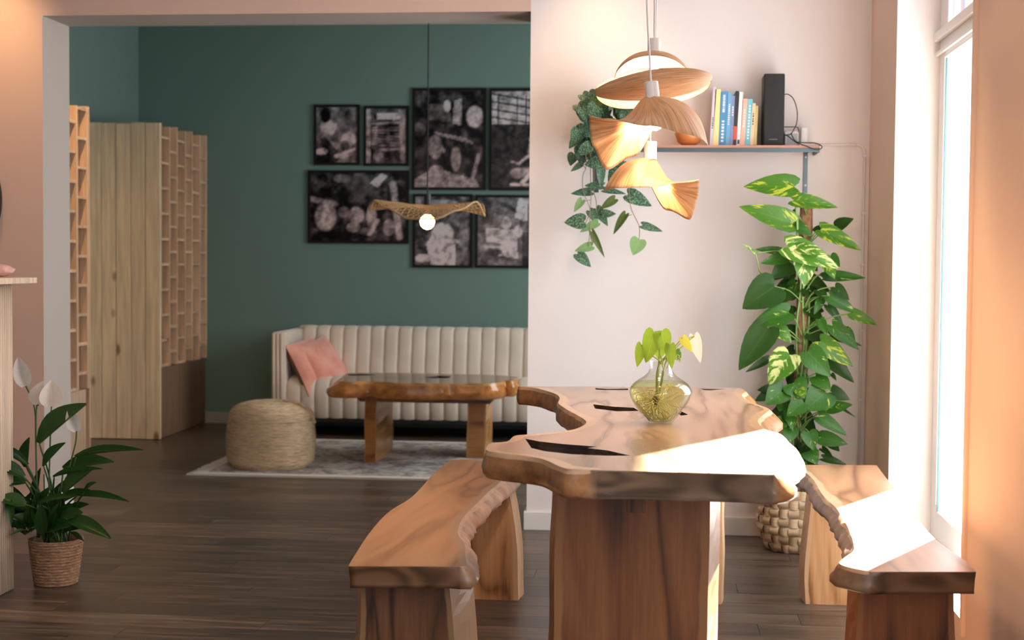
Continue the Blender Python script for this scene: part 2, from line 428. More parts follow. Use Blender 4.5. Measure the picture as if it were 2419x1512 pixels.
def slab(name, loop, z, th, mat, parent, flare, live, band=.035, cracks=(), wob=.004, crackmat=None, inside_shape=None):
    # loop: list of (x, y) world, counter-clockwise
    L = [Vector(p).to_2d() for p in loop]
    area = sum(L[i].x * L[(i + 1) % len(L)].y - L[(i + 1) % len(L)].x * L[i].y for i in range(len(L)))
    if area < 0: L = L[::-1]
    L = resample(L, .02); n = len(L)
    nor = []
    for i in range(n):
        t = (L[(i + 1) % n] - L[i - 1]); nor.append(Vector((t.y, -t.x)).normalized())
    lv = [live(q, p) for q, p in zip(nor, L)]; fl_ = [flare(q, p) for q, p in zip(nor, L)]
    for _ in range(3): fl_ = [(fl_[i - 1] + fl_[i] + fl_[(i + 1) % n]) / 3 for i in range(n)]
    A = np.array([(p.x, p.y) for p in L])
    holes = [resample([Vector(c) for c in cr], .03) for cr in cracks]
    x0, y0 = A.min(0); x1, y1 = A.max(0); g = .03
    gx, gy = np.meshgrid(np.arange(x0, x1, g), np.arange(y0, y1, g)); G = np.c_[gx.ravel(), gy.ravel()]
    G = G + np.random.RandomState(3).uniform(-.006, .006, G.shape)
    ok = pip(G[:, 0], G[:, 1], A)
    for hh in holes: ok &= ~pip(G[:, 0], G[:, 1], [(p.x, p.y) for p in hh])
    G = G[ok]; d, _ = dist_poly(G, A); G = G[d > .012]
    pts = list(L); edges = [(i, (i + 1) % n) for i in range(n)]
    for hh in holes:
        b = len(pts); pts += hh; edges += [(b + i, b + (i + 1) % len(hh)) for i in range(len(hh))]
    pts += [Vector(p) for p in G]
    V2, _, T, *_r = geometry.delaunay_2d_cdt(pts, edges, [], 0, 1e-6)
    cen = np.array([sum((np.array(V2[i]) for i in t), np.zeros(2)) / 3 for t in T])
    keep = pip(cen[:, 0], cen[:, 1], A)
    for hh in holes: keep &= ~pip(cen[:, 0], cen[:, 1], [(p.x, p.y) for p in hh])
    V = [(v[0], v[1], z) for v in V2]; Fc = [tuple(t) for t, k in zip(T, keep) if k]
    P = np.array([(v[0], v[1]) for v in V2]); d, idx = dist_poly(P, A)
    sap = []; cut = [0.0] * len(V); bark = [0.0] * len(V)
    for i in range(len(V)):
        bw = band * (1 + .8 * noise.noise(Vector((P[i][0] * 4, P[i][1] * 4, 1))))
        sap.append(float(max(0, 1 - d[i] / max(.006, bw))) * lv[idx[i]])
    # sides
    lvls = [(0, 0), (.05, .04), (.2, .25), (.4, .6), (.62, .9), (.85, 1.0), (1, .92)]
    base = len(V); k = len(lvls)
    for (t, q) in lvls:
        for i in range(n):
            nz = (noise.noise(Vector((L[i].x * 9, L[i].y * 9, t * 2.5))) * .7 + .6 * noise.noise(Vector((L[i].x * 19, L[i].y * 23, t * 4)))) * wob * (2 if lv[i] > .5 else .3) * (t > 0)
            o = fl_[i] * q + nz + (lv[i] * .006 * math.sin(math.pi * t)) - (.006 if t == 1 and lv[i] > .5 else 0)
            p = L[i] + nor[i] * o
            V.append((p.x, p.y, z - th * t)); sap.append(lv[i] * (.30 if t > .1 else 1.0)); bark.append(lv[i] if t > .04 else 0.0); cut.append(1.0 - lv[i] if t > .04 else 0.0)
    for j in range(k - 1):
        for i in range(n):
            i2 = (i + 1) % n
            Fc.append((base + j * n + i, base + (j + 1) * n + i, base + (j + 1) * n + i2, base + j * n + i2))
    bl = [Vector(V[base + (k - 1) * n + i]) for i in range(n)]
    for t in geometry.tessellate_polygon([bl]): Fc.append(tuple(base + (k - 1) * n + i for i in t))
    me_o = obj(name, V, Fc, mat, parent, cols={'sap': sap, 'cut': cut, 'bark': bark})
    if wob: 
        vs = len(V2)
        me_o.data.polygons.foreach_set('use_smooth', [len(p.vertices) == 4 for p in me_o.data.polygons])
    for hh in holes:
        c = MB(); h = len(hh); cx = sum(p.x for p in hh) / h; cy = sum(p.y for p in hh) / h
        rings = [(1, 0), (1.0, .012), (.86, .024), (.5, .03)]
        VV = []
        for s_, dz in rings:
            for p in hh:
                jz = noise.noise(Vector((p.x * 30, p.y * 30, dz * 60))) * .007 * (dz > .012)
                VV.append((cx + (p.x - cx) * s_, cy + (p.y - cy) * (s_ if s_ > .6 else .55), z - dz + jz))
        FF = [(j * h + i, j * h + (i + 1) % h, (j + 1) * h + (i + 1) % h, (j + 1) * h + i) for j in range(3) for i in range(h)]
        FF.append(tuple(range(3 * h, 4 * h)))
        c.add(VV, FF); co = c.build('crack', crackmat or M['crack'], me_o)
        co['label'] = 'dark charred crack in the wood'
    return me_o
def live_leg(xb, xt, y, z0, z1, mat, parent, side=.03, bow=0, name='leg', wob=.006, seed=0, nx=12):
    """upright slab: xb / xt = (left, right) of the front face at bottom / top; back face is wider by 'side' = (left, right)"""
    nz = 16; V = []; sap = []; sl, sr = (side if hasattr(side, '__len__') else (side, side))
    ring = None
    for k in range(nz + 1):
        t = k / nz; z = z0 + (z1 - z0) * t; cv = math.sin(math.pi * t) * bow
        wl = noise.noise(Vector((seed, z * 5, 1))) * wob; wr_ = noise.noise(Vector((seed + 9, z * 5, 3))) * wob
        a = xb[0] + (xt[0] - xb[0]) * t - cv + wl; b = xb[1] + (xt[1] - xb[1]) * t + cv + wr_
        row = []
        for i in range(nx + 1):
            u = i / nx; row.append((a + (b - a) * u, y[0], z, max(0, 1 - min(u, 1 - u) * 9)))
        for q in (.3, .7): row.append((b + sr * q + .006 * noise.noise(Vector((z * 20, q * 5, seed))), y[0] + (y[1] - y[0]) * q, z, 1))
        for i in range(nx + 1):
            u = 1 - i / nx; row.append((a - sl + (b + sr - a + sl) * u, y[1], z, .6))
        for q in (.7, .3): row.append((a - sl * q + .006 * noise.noise(Vector((z * 20, q * 7, seed + 4))), y[0] + (y[1] - y[0]) * q, z, 1))
        ring = len(row); V += [r[:3] for r in row]; sap += [r[3] for r in row]
    Fc = [(k * ring + i, k * ring + (i + 1) % ring, (k + 1) * ring + (i + 1) % ring, (k + 1) * ring + i) for k in range(nz) for i in range(ring)]
    Fc += [tuple(range(ring))[::-1], tuple(range(nz * ring, (nz + 1) * ring))]
    return obj(name, V, Fc, mat, parent, cols={'sap': sap})
def px_loop(pts, z, n=4, sharp=()):
    """pixel outline -> smooth world loop on the plane z; indices in sharp stay corners"""
    W = [at(x, y, Z=z) for x, y in pts]
    k = len(W); out = []
    for i in range(k):
        a, b, c, d = W[i - 1], W[i], W[(i + 1) % k], W[(i + 2) % k]
        if i in sharp: a = b + (b - c) * .0 if False else b
        if (i + 1) % k in sharp: d = c
        for q in range(n):
            t = q / n
            out.append(0.5 * ((2 * b) + (c - a) * t + (2 * a - 5 * b + 4 * c - d) * t * t + (3 * b - a - 3 * c + d) * t ** 3))
    return [(p.x, p.y) for p in out]
def Q(pts, s, ox, oy): return [(ox + x / s, oy + y / s) for x, y in pts]

# dining table
TZ = .755
table = thing('dining_table', (.0, 4.3, 0), 'large live-edge slab dining table with a notched, cracked top, sunlit near the window', 'table')
tp = [(375, 160), (500, 172), (640, 213), (672, 245), (664, 282), (725, 325), (815, 375), (862, 415), (815, 452), (735, 474), (600, 487), (450, 503),
      (350, 512), (298, 552), (185, 566), (147, 598), (165, 622), (280, 640), (420, 655), (560, 682), (680, 735), (775, 752), (1100, 762), (1700, 778), (2195, 790),
      (2243, 752), (2203, 715), (2262, 665), (2308, 615), (2300, 555), (2250, 500), (2150, 470), (2100, 435), (2090, 395), (2150, 345), (2165, 318), (2050, 275), (1990, 245), (1975, 218), (2000, 195), (1965, 172), (1200, 163)]
loop = px_loop(Q(tp, 3.024, 1100, 860), TZ, 4, sharp=(0, 22, 24, 25, 40))
def tflare(n_, p):
    if n_.y < -.75 and p.y < 3.4 and p.x > -.15: return -.028        # cut near end slopes in
    if n_.x > .35: return .038
    if n_.y > .9 and p.y > 5.2: return 0.0
    return .004
def tlive(n_, p):
    if p.y < 3.45 and n_.y < -.8 and p.x > -.14: return 0.0
    if p.y > 5.25 and n_.y > .9: return 0.0
    return 1.0
cr1 = Q([(425, 533), (520, 552), (700, 572), (940, 590), (870, 600), (1020, 618), (1175, 655), (1000, 655), (760, 645), (560, 622), (470, 600)], 3.024, 1100, 860)
cr2 = Q([(910, 288), (1060, 305), (1200, 312), (1240, 335), (1080, 338), (925, 318)], 3.024, 1100, 860)
cr3 = Q([(1500, 345), (1545, 340), (1590, 362), (1540, 368)], 3.024, 1100, 860)
cr4 = Q([(925, 172), (1000, 178), (1160, 176), (1160, 186), (1000, 186), (930, 183)], 3.024, 1100, 860)
cr5 = Q([(1680, 176), (1760, 178), (1860, 178), (1750, 188), (1700, 186)], 3.024, 1100, 860)
top = slab('tabletop', loop, TZ, .07, M['tabletop'], table, tflare, tlive, .05,
           [[at(x, y, Z=TZ).to_2d() for x, y in c] for c in (cr1, cr2, cr3, cr4, cr5)], wob=.004)
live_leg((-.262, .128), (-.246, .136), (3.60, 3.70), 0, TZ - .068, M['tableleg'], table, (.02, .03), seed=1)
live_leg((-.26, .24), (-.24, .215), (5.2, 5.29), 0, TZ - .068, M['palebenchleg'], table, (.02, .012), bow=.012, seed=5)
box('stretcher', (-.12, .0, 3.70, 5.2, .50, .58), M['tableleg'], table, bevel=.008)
# end-grain inlay patch at the top of the near leg
box('inlay_block', (-.072, -.026, 3.597, 3.62, .605, .64), M['benchleg'], table, bevel=.003)

# left bench
BZ = .45
lb = thing('bench', (-.65, 4.5, 0), 'live-edge wooden bench on the open floor, left of the dining table', 'bench')
lt = [(98, 1112), (135, 1050), (200, 950), (265, 870), (330, 810), (430, 748), (490, 690), (560, 612), (650, 540), (800, 540), (965, 575), (962, 620), (905, 668), (850, 715), (800, 765),
      (735, 830), (700, 880), (690, 940), (725, 990), (728, 1050), (738, 1113)]
loop = px_loop(Q(lt, 2.283, 780, 850), BZ, 4, sharp=(0, 8, 10, 20))
bl = lambda n_, p: 1.0 if n_.x > .35 else 0.0
slab('seat', loop, BZ, .058, M['bench'], lb, lambda n_, p: .032 if n_.x > .3 else -.006, bl, .045, wob=.006)
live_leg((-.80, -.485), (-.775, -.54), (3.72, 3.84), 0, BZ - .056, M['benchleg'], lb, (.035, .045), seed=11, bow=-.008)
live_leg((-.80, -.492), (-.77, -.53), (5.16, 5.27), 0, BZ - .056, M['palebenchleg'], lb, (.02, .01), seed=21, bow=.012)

# right bench
rb = thing('bench', (.65, 4.7, 0), 'live-edge wooden bench under the window, half in bright sunlight', 'bench')
rt_ = [(512, 290), (600, 345), (660, 400), (690, 455), (735, 520), (812, 590), (858, 665), (905, 745), (936, 850), (928, 895), (880, 930), (835, 975), (905, 1005), (1060, 1036), (1788, 1036),
       (1720, 965), (1525, 825), (1400, 690), (1290, 540), (1165, 385), (1095, 292)]
loop = px_loop(Q(rt_, 2.953, 1700, 1000), BZ, 4, sharp=(0, 13, 14, 20))
slab('seat', loop, BZ, .058, M['bench2'], rb, lambda n_, p: .022 if n_.x < -.35 else -.004, lambda n_, p: 1.0 if n_.x < -.35 else 0.0, .055, wob=.007)
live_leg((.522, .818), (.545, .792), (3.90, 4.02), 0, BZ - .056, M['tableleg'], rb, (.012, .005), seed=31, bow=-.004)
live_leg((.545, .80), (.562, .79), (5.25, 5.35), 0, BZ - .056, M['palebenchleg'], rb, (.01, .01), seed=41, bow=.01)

# coffee table
CZ = .52
ct = thing('coffee_table', (-1.4, 8.65, 0), 'low polished live-edge coffee table standing on the rug', 'coffee table')
cl = [(805, 899), (830, 902), (880, 901), (957, 905), (1060, 906), (1150, 906), (1185, 903), (1192, 899), (1212, 899), (1224, 894), (1215, 890), (1150, 885), (1050, 883), (950, 881), (830, 881), (819, 886)]
loop = px_loop(cl, CZ, 4, sharp=())
ctop = slab('tabletop', loop, CZ, .095, M['coffeetop'], ct, lambda n_, p: .07 * max(0, -n_.x) + .01, lambda n_, p: 1.0, .012,
     [[at(x, y, Z=CZ).to_2d() for x, y in c] for c in ([(820, 884), (850, 883.5), (892, 885), (870, 887), (825, 887.5)], [(1000, 891), (1035, 888), (1066, 889), (1060, 893), (1020, 894)])], wob=.008,
     crackmat=M['black'])
def coff_leg(pl, pr, Y0, Y1):
    a, b = at(pl, 1060, Y=Y0).x, at(pr, 1060, Y=Y0).x
    return live_leg((a, b), (a + .005, b + .005), (Y0, Y1), 0.012, CZ - .093, M['coffee'], ct, (.0, .0), seed=pl, nx=6)
coff_leg(860, 888, 8.50, 9.05)
coff_leg(1102, 1146, 8.78, 9.15)
m = MB()
a = at(838, 940, Y=8.7).x; b = at(1180, 940, Y=8.7).x
m.add([(a, 8.62, .425), (b, 8.62, .425), (b, 9.0, .425), (a, 9.0, .425), (a + .05, 8.62, .365), (b - .05, 8.62, .365), (b - .05, 9.0, .365), (a + .05, 9.0, .365)],
      [(0, 1, 2, 3), (4, 5, 6, 7), (0, 1, 5, 4), (1, 2, 6, 5), (2, 3, 7, 6), (3, 0, 4, 7)])
m.build('under_shelf', M['coffee'], ct)
ctop.data.materials.append(M['coffee'])
for f in ctop.data.polygons:
    if len(f.vertices) == 4: f.material_index = 1

# rug
RZ = .012
rn = NT('distressed_grey_rug')
a_ = rn.noise(rn.coord('Object'), 7, 6, .7, .8); b_ = rn.noise(rn.coord('Object'), 38, 3, .7)
cc = rn.ramp(rn.math('ADD', rn.math('MULTIPLY', a_, .75), rn.math('MULTIPLY', b_, .3)), [(.44, (.20, .17, .16)), (.52, (.38, .34, .32)), (.60, (.60, .56, .52))])
M['rug'] = rn.set(cc, .95)
M['rugb'] = plain('cream_rug_border', (.66, .61, .54), .95)
rx0, rx1, ry0, ry1 = -2.62, -.25, 7.90, 9.55
rug = thing('rug', ((rx0 + rx1) / 2, (ry0 + ry1) / 2, 0), 'cream bordered grey patterned rug under the coffee table and pouf', 'rug')
box('field', (rx0 + .07, rx1 - .07, ry0 + .07, ry1 - .07, 0.0005, RZ), M['rug'], rug)
m = MB(); m.box(rx0, rx1, ry0, ry0 + .07, .0005, RZ); m.box(rx0, rx1, ry1 - .07, ry1, .0005, RZ); m.box(rx0, rx0 + .07, ry0 + .07, ry1 - .07, .0005, RZ); m.box(rx1 - .07, rx1, ry0 + .07, ry1 - .07, .0005, RZ)
m.build('border', M['rugb'], rug)
m = MB()
for i in range(90):
    yy = ry0 + (ry1 - ry0) * (i + .5) / 90
    m.box(rx0 - random.uniform(.03, .05), rx0, yy - .004, yy + .004, .0005, .006)
fr = m.build('fringe', M['rugb'], rug); fr['kind'] = 'stuff'

# pouf
jn = NT('braided_jute'); jz = jn.coord('Object', (1, 1, 9)); jf = jn.noise(jz, 16, 5, .7)
jc = jn.ramp(jf, [(.3, (.38, .25, .14)), (.5, (.68, .50, .31)), (.72, (.88, .70, .47))]); jn.bump(jf, .7, .01); M['jute'] = jn.set(jc, .9)
pc = (-2.262, 8.27, RZ)
pouf = thing('pouf', pc, 'round braided jute pouf standing on the left corner of the rug', 'pouf')
prof = []
for i in range(70):
    t = i / 69
    if t < .72: a = t / .72; r = .247 + .014 * math.sin(math.pi * min(1, a * 1.0)) - .022 * max(0, .1 - a) * 10; z = a * .30
    else: a = (t - .72) / .28; r = .247 * math.cos(a * math.pi / 2) ** .62; z = .30 + .088 * math.sin(a * math.pi / 2)
    r += .0035 * math.sin(i * math.pi); r += .003 * (1 if i % 2 else -1)
    prof.append((max(.004, r), z))
m = MB(); m.lathe(prof, pc, 64, fr=lambda a, z: 1 + .02 * noise.noise(Vector((math.cos(a) * 1.4, math.sin(a) * 1.4, z * 5))))
pb = m.build('pouf_body', M['jute'], pouf, smooth=True)
for v in pb.data.vertices:
    if v.co.z > .28: v.co.z -= .03 * max(0, v.co.x * 1.6)
m = MB(); m.tube(smooth_curve([(pc[0] + .08, pc[1] - .02, .40), (pc[0] + .17, pc[1] - .03, .385), (pc[0] + .235, pc[1] - .02, .335), (pc[0] + .262, pc[1] - .01, .27)], 6), .012, 8)
m.build('seam_welt', M['jute'], pouf, smooth=True)

# sofa
sn = NT('cream_velvet'); sf = sn.noise(sn.coord('Object'), 5, 3)
sn.set(sn.ramp(sf, [(.3, (.60, .50, .41)), (.7, (.70, .60, .50))]), .85, Sheen_Weight=.4); M['sofa'] = sn.m
SX0, SX1 = -2.66, -.25; SY0, SY1 = 9.72, 10.40
sofa = thing('sofa', ((SX0 + SX1) / 2, 10.05, 0), 'cream channel-tufted sofa against the green wall', 'sofa')
def rbox(name, b, mat, parent, bev, seg=3):
    m = MB().box(*b); o0 = wloc(parent)
    me = bpy.data.meshes.new(name); bm = bmesh.new()
    vs = [bm.verts.new(Vector(v) - o0) for v in m.V]
    for f in m.F: bm.faces.new([vs[i] for i in f])
    bmesh.ops.recalc_face_normals(bm, faces=bm.faces)
    bmesh.ops.bevel(bm, geom=list(bm.edges), offset=bev, segments=seg, affect='EDGES', profile=.5)
    bm.to_mesh(me); bm.free(); me.polygons.foreach_set('use_smooth', [True] * len(me.polygons)); me.materials.append(mat)
    o = bpy.data.objects.new(name, me); COL.objects.link(o); o.parent = parent; return o
def channel(name, x0, x1, prof, mat, parent, n=8):
    """extrude profile (y, z list) across x with a rounded front (prof normals outwards)"""
    k = len(prof); V = []
    for i in range(n + 1):
        u = i / n; x = x0 + (x1 - x0) * u; bul = (1 - (2 * u - 1) ** 2) ** .5 if 0 < u < 1 else 0
        for j, (yy, zz) in enumerate(prof):
            t = Vector((prof[min(j + 1, k - 1)][0] - prof[max(j - 1, 0)][0], prof[min(j + 1, k - 1)][1] - prof[max(j - 1, 0)][1])).normalized()
            nn = Vector((-t.y, t.x)); V.append((x, yy + nn.x * .012 * bul, zz + nn.y * .012 * bul))
    Fc = [(i * k + j, i * k + j + 1, (i + 1) * k + j + 1, (i + 1) * k + j) for i in range(n) for j in range(k - 1)]
    Fc += [tuple(range(k)), tuple(range(n * k, (n + 1) * k))]
    return obj(name, V, Fc, mat, parent, smooth=True)
rbox('arm', (SX0, SX0 + .10, SY0, SY1, .13, .725), M['sofa'], sofa, .018)
rbox('arm', (SX1 - .10, SX1, SY0, SY1, .13, .725), M['sofa'], sofa, .018)
rbox('back_frame', (SX0 + .05, SX1 - .05, 10.30, SY1, .13, .745), M['sofa'], sofa, .012)
for xx in (SX0 + .012, SX0 + .040, SX0 + .068): # arm front piping
    m = MB().tube([(xx + .006, SY0 - .001, .14), (xx + .006, SY0 - .001, .715)], .009, 8); m.build('arm_channel', M['sofa'], sofa, smooth=True)
x = SX0 + .10
cw = (SX1 - .10 - x) / 22
for i in range(22):
    a0 = x + i * cw; a1 = a0 + cw - .001
    back = [(10.335, .738), (10.26, .742), (10.225, .735), (10.205, .71), (10.19, .6), (10.165, .5), (10.15, .40), (10.15, .36)]
    channel('back_channel', a0, a1, back[::-1], M['sofa'], sofa)
    seat = [(10.20, .38), (10.05, .405), (9.86, .405), (9.79, .39), (9.755, .35), (9.745, .28), (9.75, .18), (9.77, .135)]
    channel('seat_channel', a0, a1, seat[::-1], M['sofa'], sofa)
box('base_rail', (SX0 + .02, SX1 - .02, SY0 + .05, SY1 - .02, .105, .135), M['black'], sofa)
for xx in (SX0 + .05, SX1 - .05):
    for yy in (SY0 + .25, SY1 - .06):
        m = MB().lathe([(.012, 0.0), (.018, .11)], (xx, yy, 0), 12); m.build('leg', M['black'], sofa)

# pillows
pn = NT('coral_velvet'); pf = pn.noise(pn.coord('Object'), 9, 3)
M['coral'] = pn.set(pn.ramp(pf, [(.3, (.68, .25, .18)), (.7, (.82, .40, .31))]), .8, Sheen_Weight=.5)
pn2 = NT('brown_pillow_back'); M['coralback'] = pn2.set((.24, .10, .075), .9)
def pillow(loc, mat3, label, s=.20, th=.062):
    t = thing('cushion', loc, label, 'cushion', 'pink cushions on the sofa')
    n = 18
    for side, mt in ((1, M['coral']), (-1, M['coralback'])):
        V = []
        for i in range(n + 1):
            for j in range(n + 1):
                u, v = 2 * i / n - 1, 2 * j / n - 1
                pinch = 1 - .07 * (1 - abs(u) ** 2) * (abs(v) ** 3) ; pinch2 = 1 - .07 * (1 - abs(v) ** 2) * (abs(u) ** 3)
                z = side * th * ((1 - u ** 4) * (1 - v ** 4)) ** .55 + .004 * math.sin(u * 5 + v * 3) * (1 - u * u) * (1 - v * v)
                V.append(Vector(loc) + mat3 @ Vector((u * s * pinch2, v * s * pinch, z)))
        Fc = [(i * (n + 1) + j, (i + 1) * (n + 1) + j, (i + 1) * (n + 1) + j + 1, i * (n + 1) + j + 1) for i in range(n) for j in range(n)]
        obj('cushion_front' if side > 0 else 'cushion_back', V, Fc, mt, t, smooth=True)
    return t
def basis(nrm, up):
    z = Vector(nrm).normalized(); y = Vector(up); y = (y - z * y.dot(z)).normalized(); x = y.cross(z)
    return Matrix((x, y, z)).transposed()
c1_ = at(700, 868, Y=9.74) + Vector((.055, .18, .0))
pillow(c1_, basis((.86, -.26, .42), (-.44, .0, .9)), 'front coral velvet cushion leaning on the left sofa arm')
pillow(c1_ + Vector((.085, .07, .004)), basis((.80, -.30, .52), (-.54, .0, .85)), 'rear coral velvet cushion tucked behind the front one')
# ---------------------------------------------------------------- pine screens
def lattice(root, X, Y0, cols, cw, z0, z1, rh, facing=1, y_off=0):
    """open brick lattice on a face of constant X, boards standing proud of the backing"""
    d = .045
    for i in range(cols + 1):
        yy = Y0 + i * cw
        dz = .012 * (i % 2)
        box('upright', (X - d, X + (.003 if i % 2 else 0), yy - .010, yy + .010, z0, z1 - dz), M['pine_lat'], root)
    for i in range(cols):
        ya, yb = Y0 + i * cw + .0105, Y0 + (i + 1) * cw - .0105
        z = z0 + (rh * .5 if i % 2 else 0) + .0
        while z < z1 - .02:
            box('divider', (X - d, X - .002, ya, yb, z, z + .017), M['pine_lat'], root); z += rh
sc1 = thing('plank_screen', (-3.6, 9.9, 0), 'corner screen with broad knotty pine planks in front and brick-like lattice on its right side', 'screen')
xs = [XG + .02 + i * (.514 / 5) for i in range(6)]
for i in range(5):
    box('pine_plank', (xs[i] + .002, xs[i + 1] - .002, 9.41 + .0015 * (i % 2), 9.435, .004, 2.14 - .003 * (i % 3)), M['pine'], sc1, bevel=.002, loc=(xs[i], 9.41, 0))
box('backing_panel', (-3.415, -3.3915, 9.436, 10.43, .004, 2.13), M['pine_back'], sc1)
lattice(sc1, -3.345, 9.447, 6, .163, .49, 2.14, .172)
box('kick_panel', (-3.391, -3.36, 9.437, 10.43, .004, .485), M['pine_kick'], sc1)
sc2 = thing('lattice_screen', (-3.42, 7.7, 0), 'freestanding pine lattice screen seen edge-on beside the opening jamb', 'screen')
box('backing_panel', (-3.43, -3.4065, 7.25, 8.235, .004, 2.115), M['pine_back'], sc2)
lattice(sc2, -3.36, 7.26, 6, .1605, .455, 2.12, .172)
box('kick_panel', (-3.406, -3.372, 7.25, 8.213, .004, .45), M['pine_lat'], sc2)
box('end_post', (-3.41, -3.358, 8.236, 8.25, .004, 2.12), M['pine_lat'], sc2)

# ---------------------------------------------------------------- framed photographs
def photo(seed, w_, h_, prims, warm=.0, base=.10, contrast=.5):
    nx = max(24, int(w_ * 110)); ny = max(24, int(h_ * 110))
    u, v = np.meshgrid(np.linspace(0, 1, nx + 1), np.linspace(0, 1, ny + 1))
    g = np.zeros_like(u)
    for i in range(g.shape[0]):
        for j in range(g.shape[1]):
            g[i, j] = noise.fractal(Vector((u[i, j] * 5 * w_ / .5 + seed * 9, v[i, j] * 5 * h_ / .5, seed)), 1, 2, 5) * contrast
    img = np.clip(base + g * .35, .005, 1)
    for p in prims:
        k = p[0]; val = p[-1]
        if k == 'e':
            cx, cy, rx, ry = p[1:5]; a = p[5] if len(p) > 6 else 0
            du, dv = u - cx, v - cy; c_, s_ = math.cos(a), math.sin(a)
            dd = ((du * c_ + dv * s_) / rx) ** 2 + ((-du * s_ + dv * c_) / ry) ** 2
            m_ = np.clip((1.25 - dd) * 2.5, 0, 1)
        elif k == 'p':
            poly = p[1]; m_ = pip(u.ravel(), v.ravel(), poly).reshape(u.shape).astype(float)
        elif k == 'l':                                     # line x0 y0 x1 y1 width
            x0, y0, x1, y1, wd = p[1:6]; ab = np.array([x1 - x0, y1 - y0])
            t = np.clip(((u - x0) * ab[0] + (v - y0) * ab[1]) / (ab @ ab), 0, 1)
            m_ = np.clip((wd - np.hypot(u - x0 - t * ab[0], v - y0 - t * ab[1])) / wd * 2, 0, 1)
        img = img * (1 - m_) + np.clip(val + g * .18, .004, 1) * m_
    g2 = np.array([[noise.fractal(Vector((u[i, j] * 26 * w_ + seed * 3, v[i, j] * 26 * h_, seed + .5)), .8, 2, 4) for j in range(u.shape[1])] for i in range(u.shape[0])])
    img = np.clip(img * (1 + .6 * g2) + .03 * g2, .003, .62) ** 1.3
    tint = np.clip(warm * (1 - v) * 1.4, 0, .35)
    rgb = np.stack([img * (1.0 + tint * .8), img * (1 - tint * .15), img * (1.04 - tint * .3)], -1)
    return nx, ny, rgb
pm = NT('photo_print'); pm.set(pm.attr('photo', 'Color'), .22); pm.b.inputs['Specular IOR Level'].default_value = .3; M['photo'] = pm.m
def picture(x0, y0, x1, y1, prims, label, seed, warm=.3, base=.10, contrast=.5, xr=None):
    yf = YF - .022
    a = at(x0, y0, Y=yf); b = at(x1, y1, Y=yf); X0, X1, Z1, Z0 = a.x, (xr if xr else b.x), a.z, b.z
    t = thing('picture_frame', ((X0 + X1) / 2, YF - .002, Z0), label, 'picture', 'black framed photographs on the green wall')
    f = .019
    for bb in ((X0, X1, Z1 - f, Z1), (X0, X1, Z0, Z0 + f), (X0, X0 + f, Z0 + f, Z1 - f), (X1 - f, X1, Z0 + f, Z1 - f)):
        box('frame_bar', (bb[0], bb[1], yf, YF - .002, bb[2], bb[3]), M['blackframe'], t)
    w_, h_ = X1 - X0 - 2 * f, Z1 - Z0 - 2 * f
    nx, ny, rgb = photo(seed, w_, h_, prims, warm, base, contrast)
    V = [(X0 + f + w_ * i / nx, yf + .008, Z0 + f + h_ * j / ny) for j in range(ny + 1) for i in range(nx + 1)]
    Fc = [(j * (nx + 1) + i, j * (nx + 1) + i + 1, (j + 1) * (nx + 1) + i + 1, (j + 1) * (nx + 1) + i) for j in range(ny) for i in range(nx)]
    obj('photo_print', V, Fc, M['photo'], t, cols={'photo': [tuple(c) for c in rgb.reshape(-1, 3)]})
    return t
picture(741, 247, 849, 390, [('p', [(.55, .55), (1, .5), (1, 0), (.5, 0)], .25), ('p', [(0, 0), (.45, 0), (.3, .2), (0, .28)], .03),
        ('p', [(.08, .42), (.25, .5), (.62, .12), (.5, 0), (.2, .1)], .07), ('e', .30, .66, .19, .17, .52), ('e', .38, .86, .1, .1, .22), ('e', .22, .85, .13, .13, .03), ('l', .12, .6, .5, .25, .03, .35),
        ('e', .12, .2, .16, .06, .55), ('e', .62, .12, .17, .05, .5), ('e', .8, .42, .18, .12, .45), ('e', .7, .3, .1, .1, .12), ('l', .65, .17, .93, .24, .03, .5)],
        'upper left small framed photograph of a seated person in a white top', 1, .35, .2)
picture(859, 250, 965, 392, [('p', [(0, 0), (.1, 0), (.1, 1), (0, 1)], .4), ('p', [(.88, 0), (1, 0), (1, 1), (.8, 1)], .32), ('p', [(.25, .93), (.8, .92), (.88, .82), (.7, .79), (.28, .8)], .55),
        ('p', [(.3, .3), (.82, .3), (.82, .7), (.3, .7)], .06)] + [('l', .3, .32 + k * .04, .82, .33 + k * .04, .008, .25) for k in range(9)] + [('l', .15, .34 + k * .045, .25, .34 + k * .045, .015, .5) for k in range(8)] +
        [('l', .55, .3, .55, .62, .04, .17), ('l', .1, .72, .85, .75, .02, .35), ('e', .3, .14, .12, .1, .3), ('e', .55, .12, .1, .1, .06), ('e', .72, .15, .12, .1, .1), ('l', .3, .24, .8, .26, .025, .35)],
        'small framed photograph of a slatted wall, beside the seated person', 2, .6, .12)
picture(974, 208, 1147, 449, [('p', [(.2, .7), (.52, .68), (.5, .86), (.2, .86)], .18), ('p', [(.55, .66), (.68, .64), (.7, .92), (.57, .9)], .38), ('e', .87, .73, .12, .11, .5), ('e', .47, .84, .05, .06, .62), ('l', .70, .62, .70, .98, .018, .02),
        ('p', [(0, 0), (.2, 0), (.2, .45), (0, .5)], .05), ('e', .3, .42, .1, .12, .3), ('l', .33, .46, .42, .38, .03, .28), ('e', .07, .6, .09, .07, .14), ('e', .6, .3, .07, .12, .28), ('l', .6, .2, .6, .34, .05, .28),
        ('p', [(0, 0), (.95, 0), (.9, .08), (.6, .14), (.3, .2), (0, .09)], .32), ('e', .32, .17, .1, .06, .38), ('l', .85, .1, .93, .33, .035, .3)] +
        [('l', .3 + .07 * k, .57 - .01 * k, .42 + .07 * k, .53 - .012 * k, .014, .35) for k in range(7)],
        'tall framed photograph of workers at a bench, behind the lamp cord', 3, .4, .035, .35)
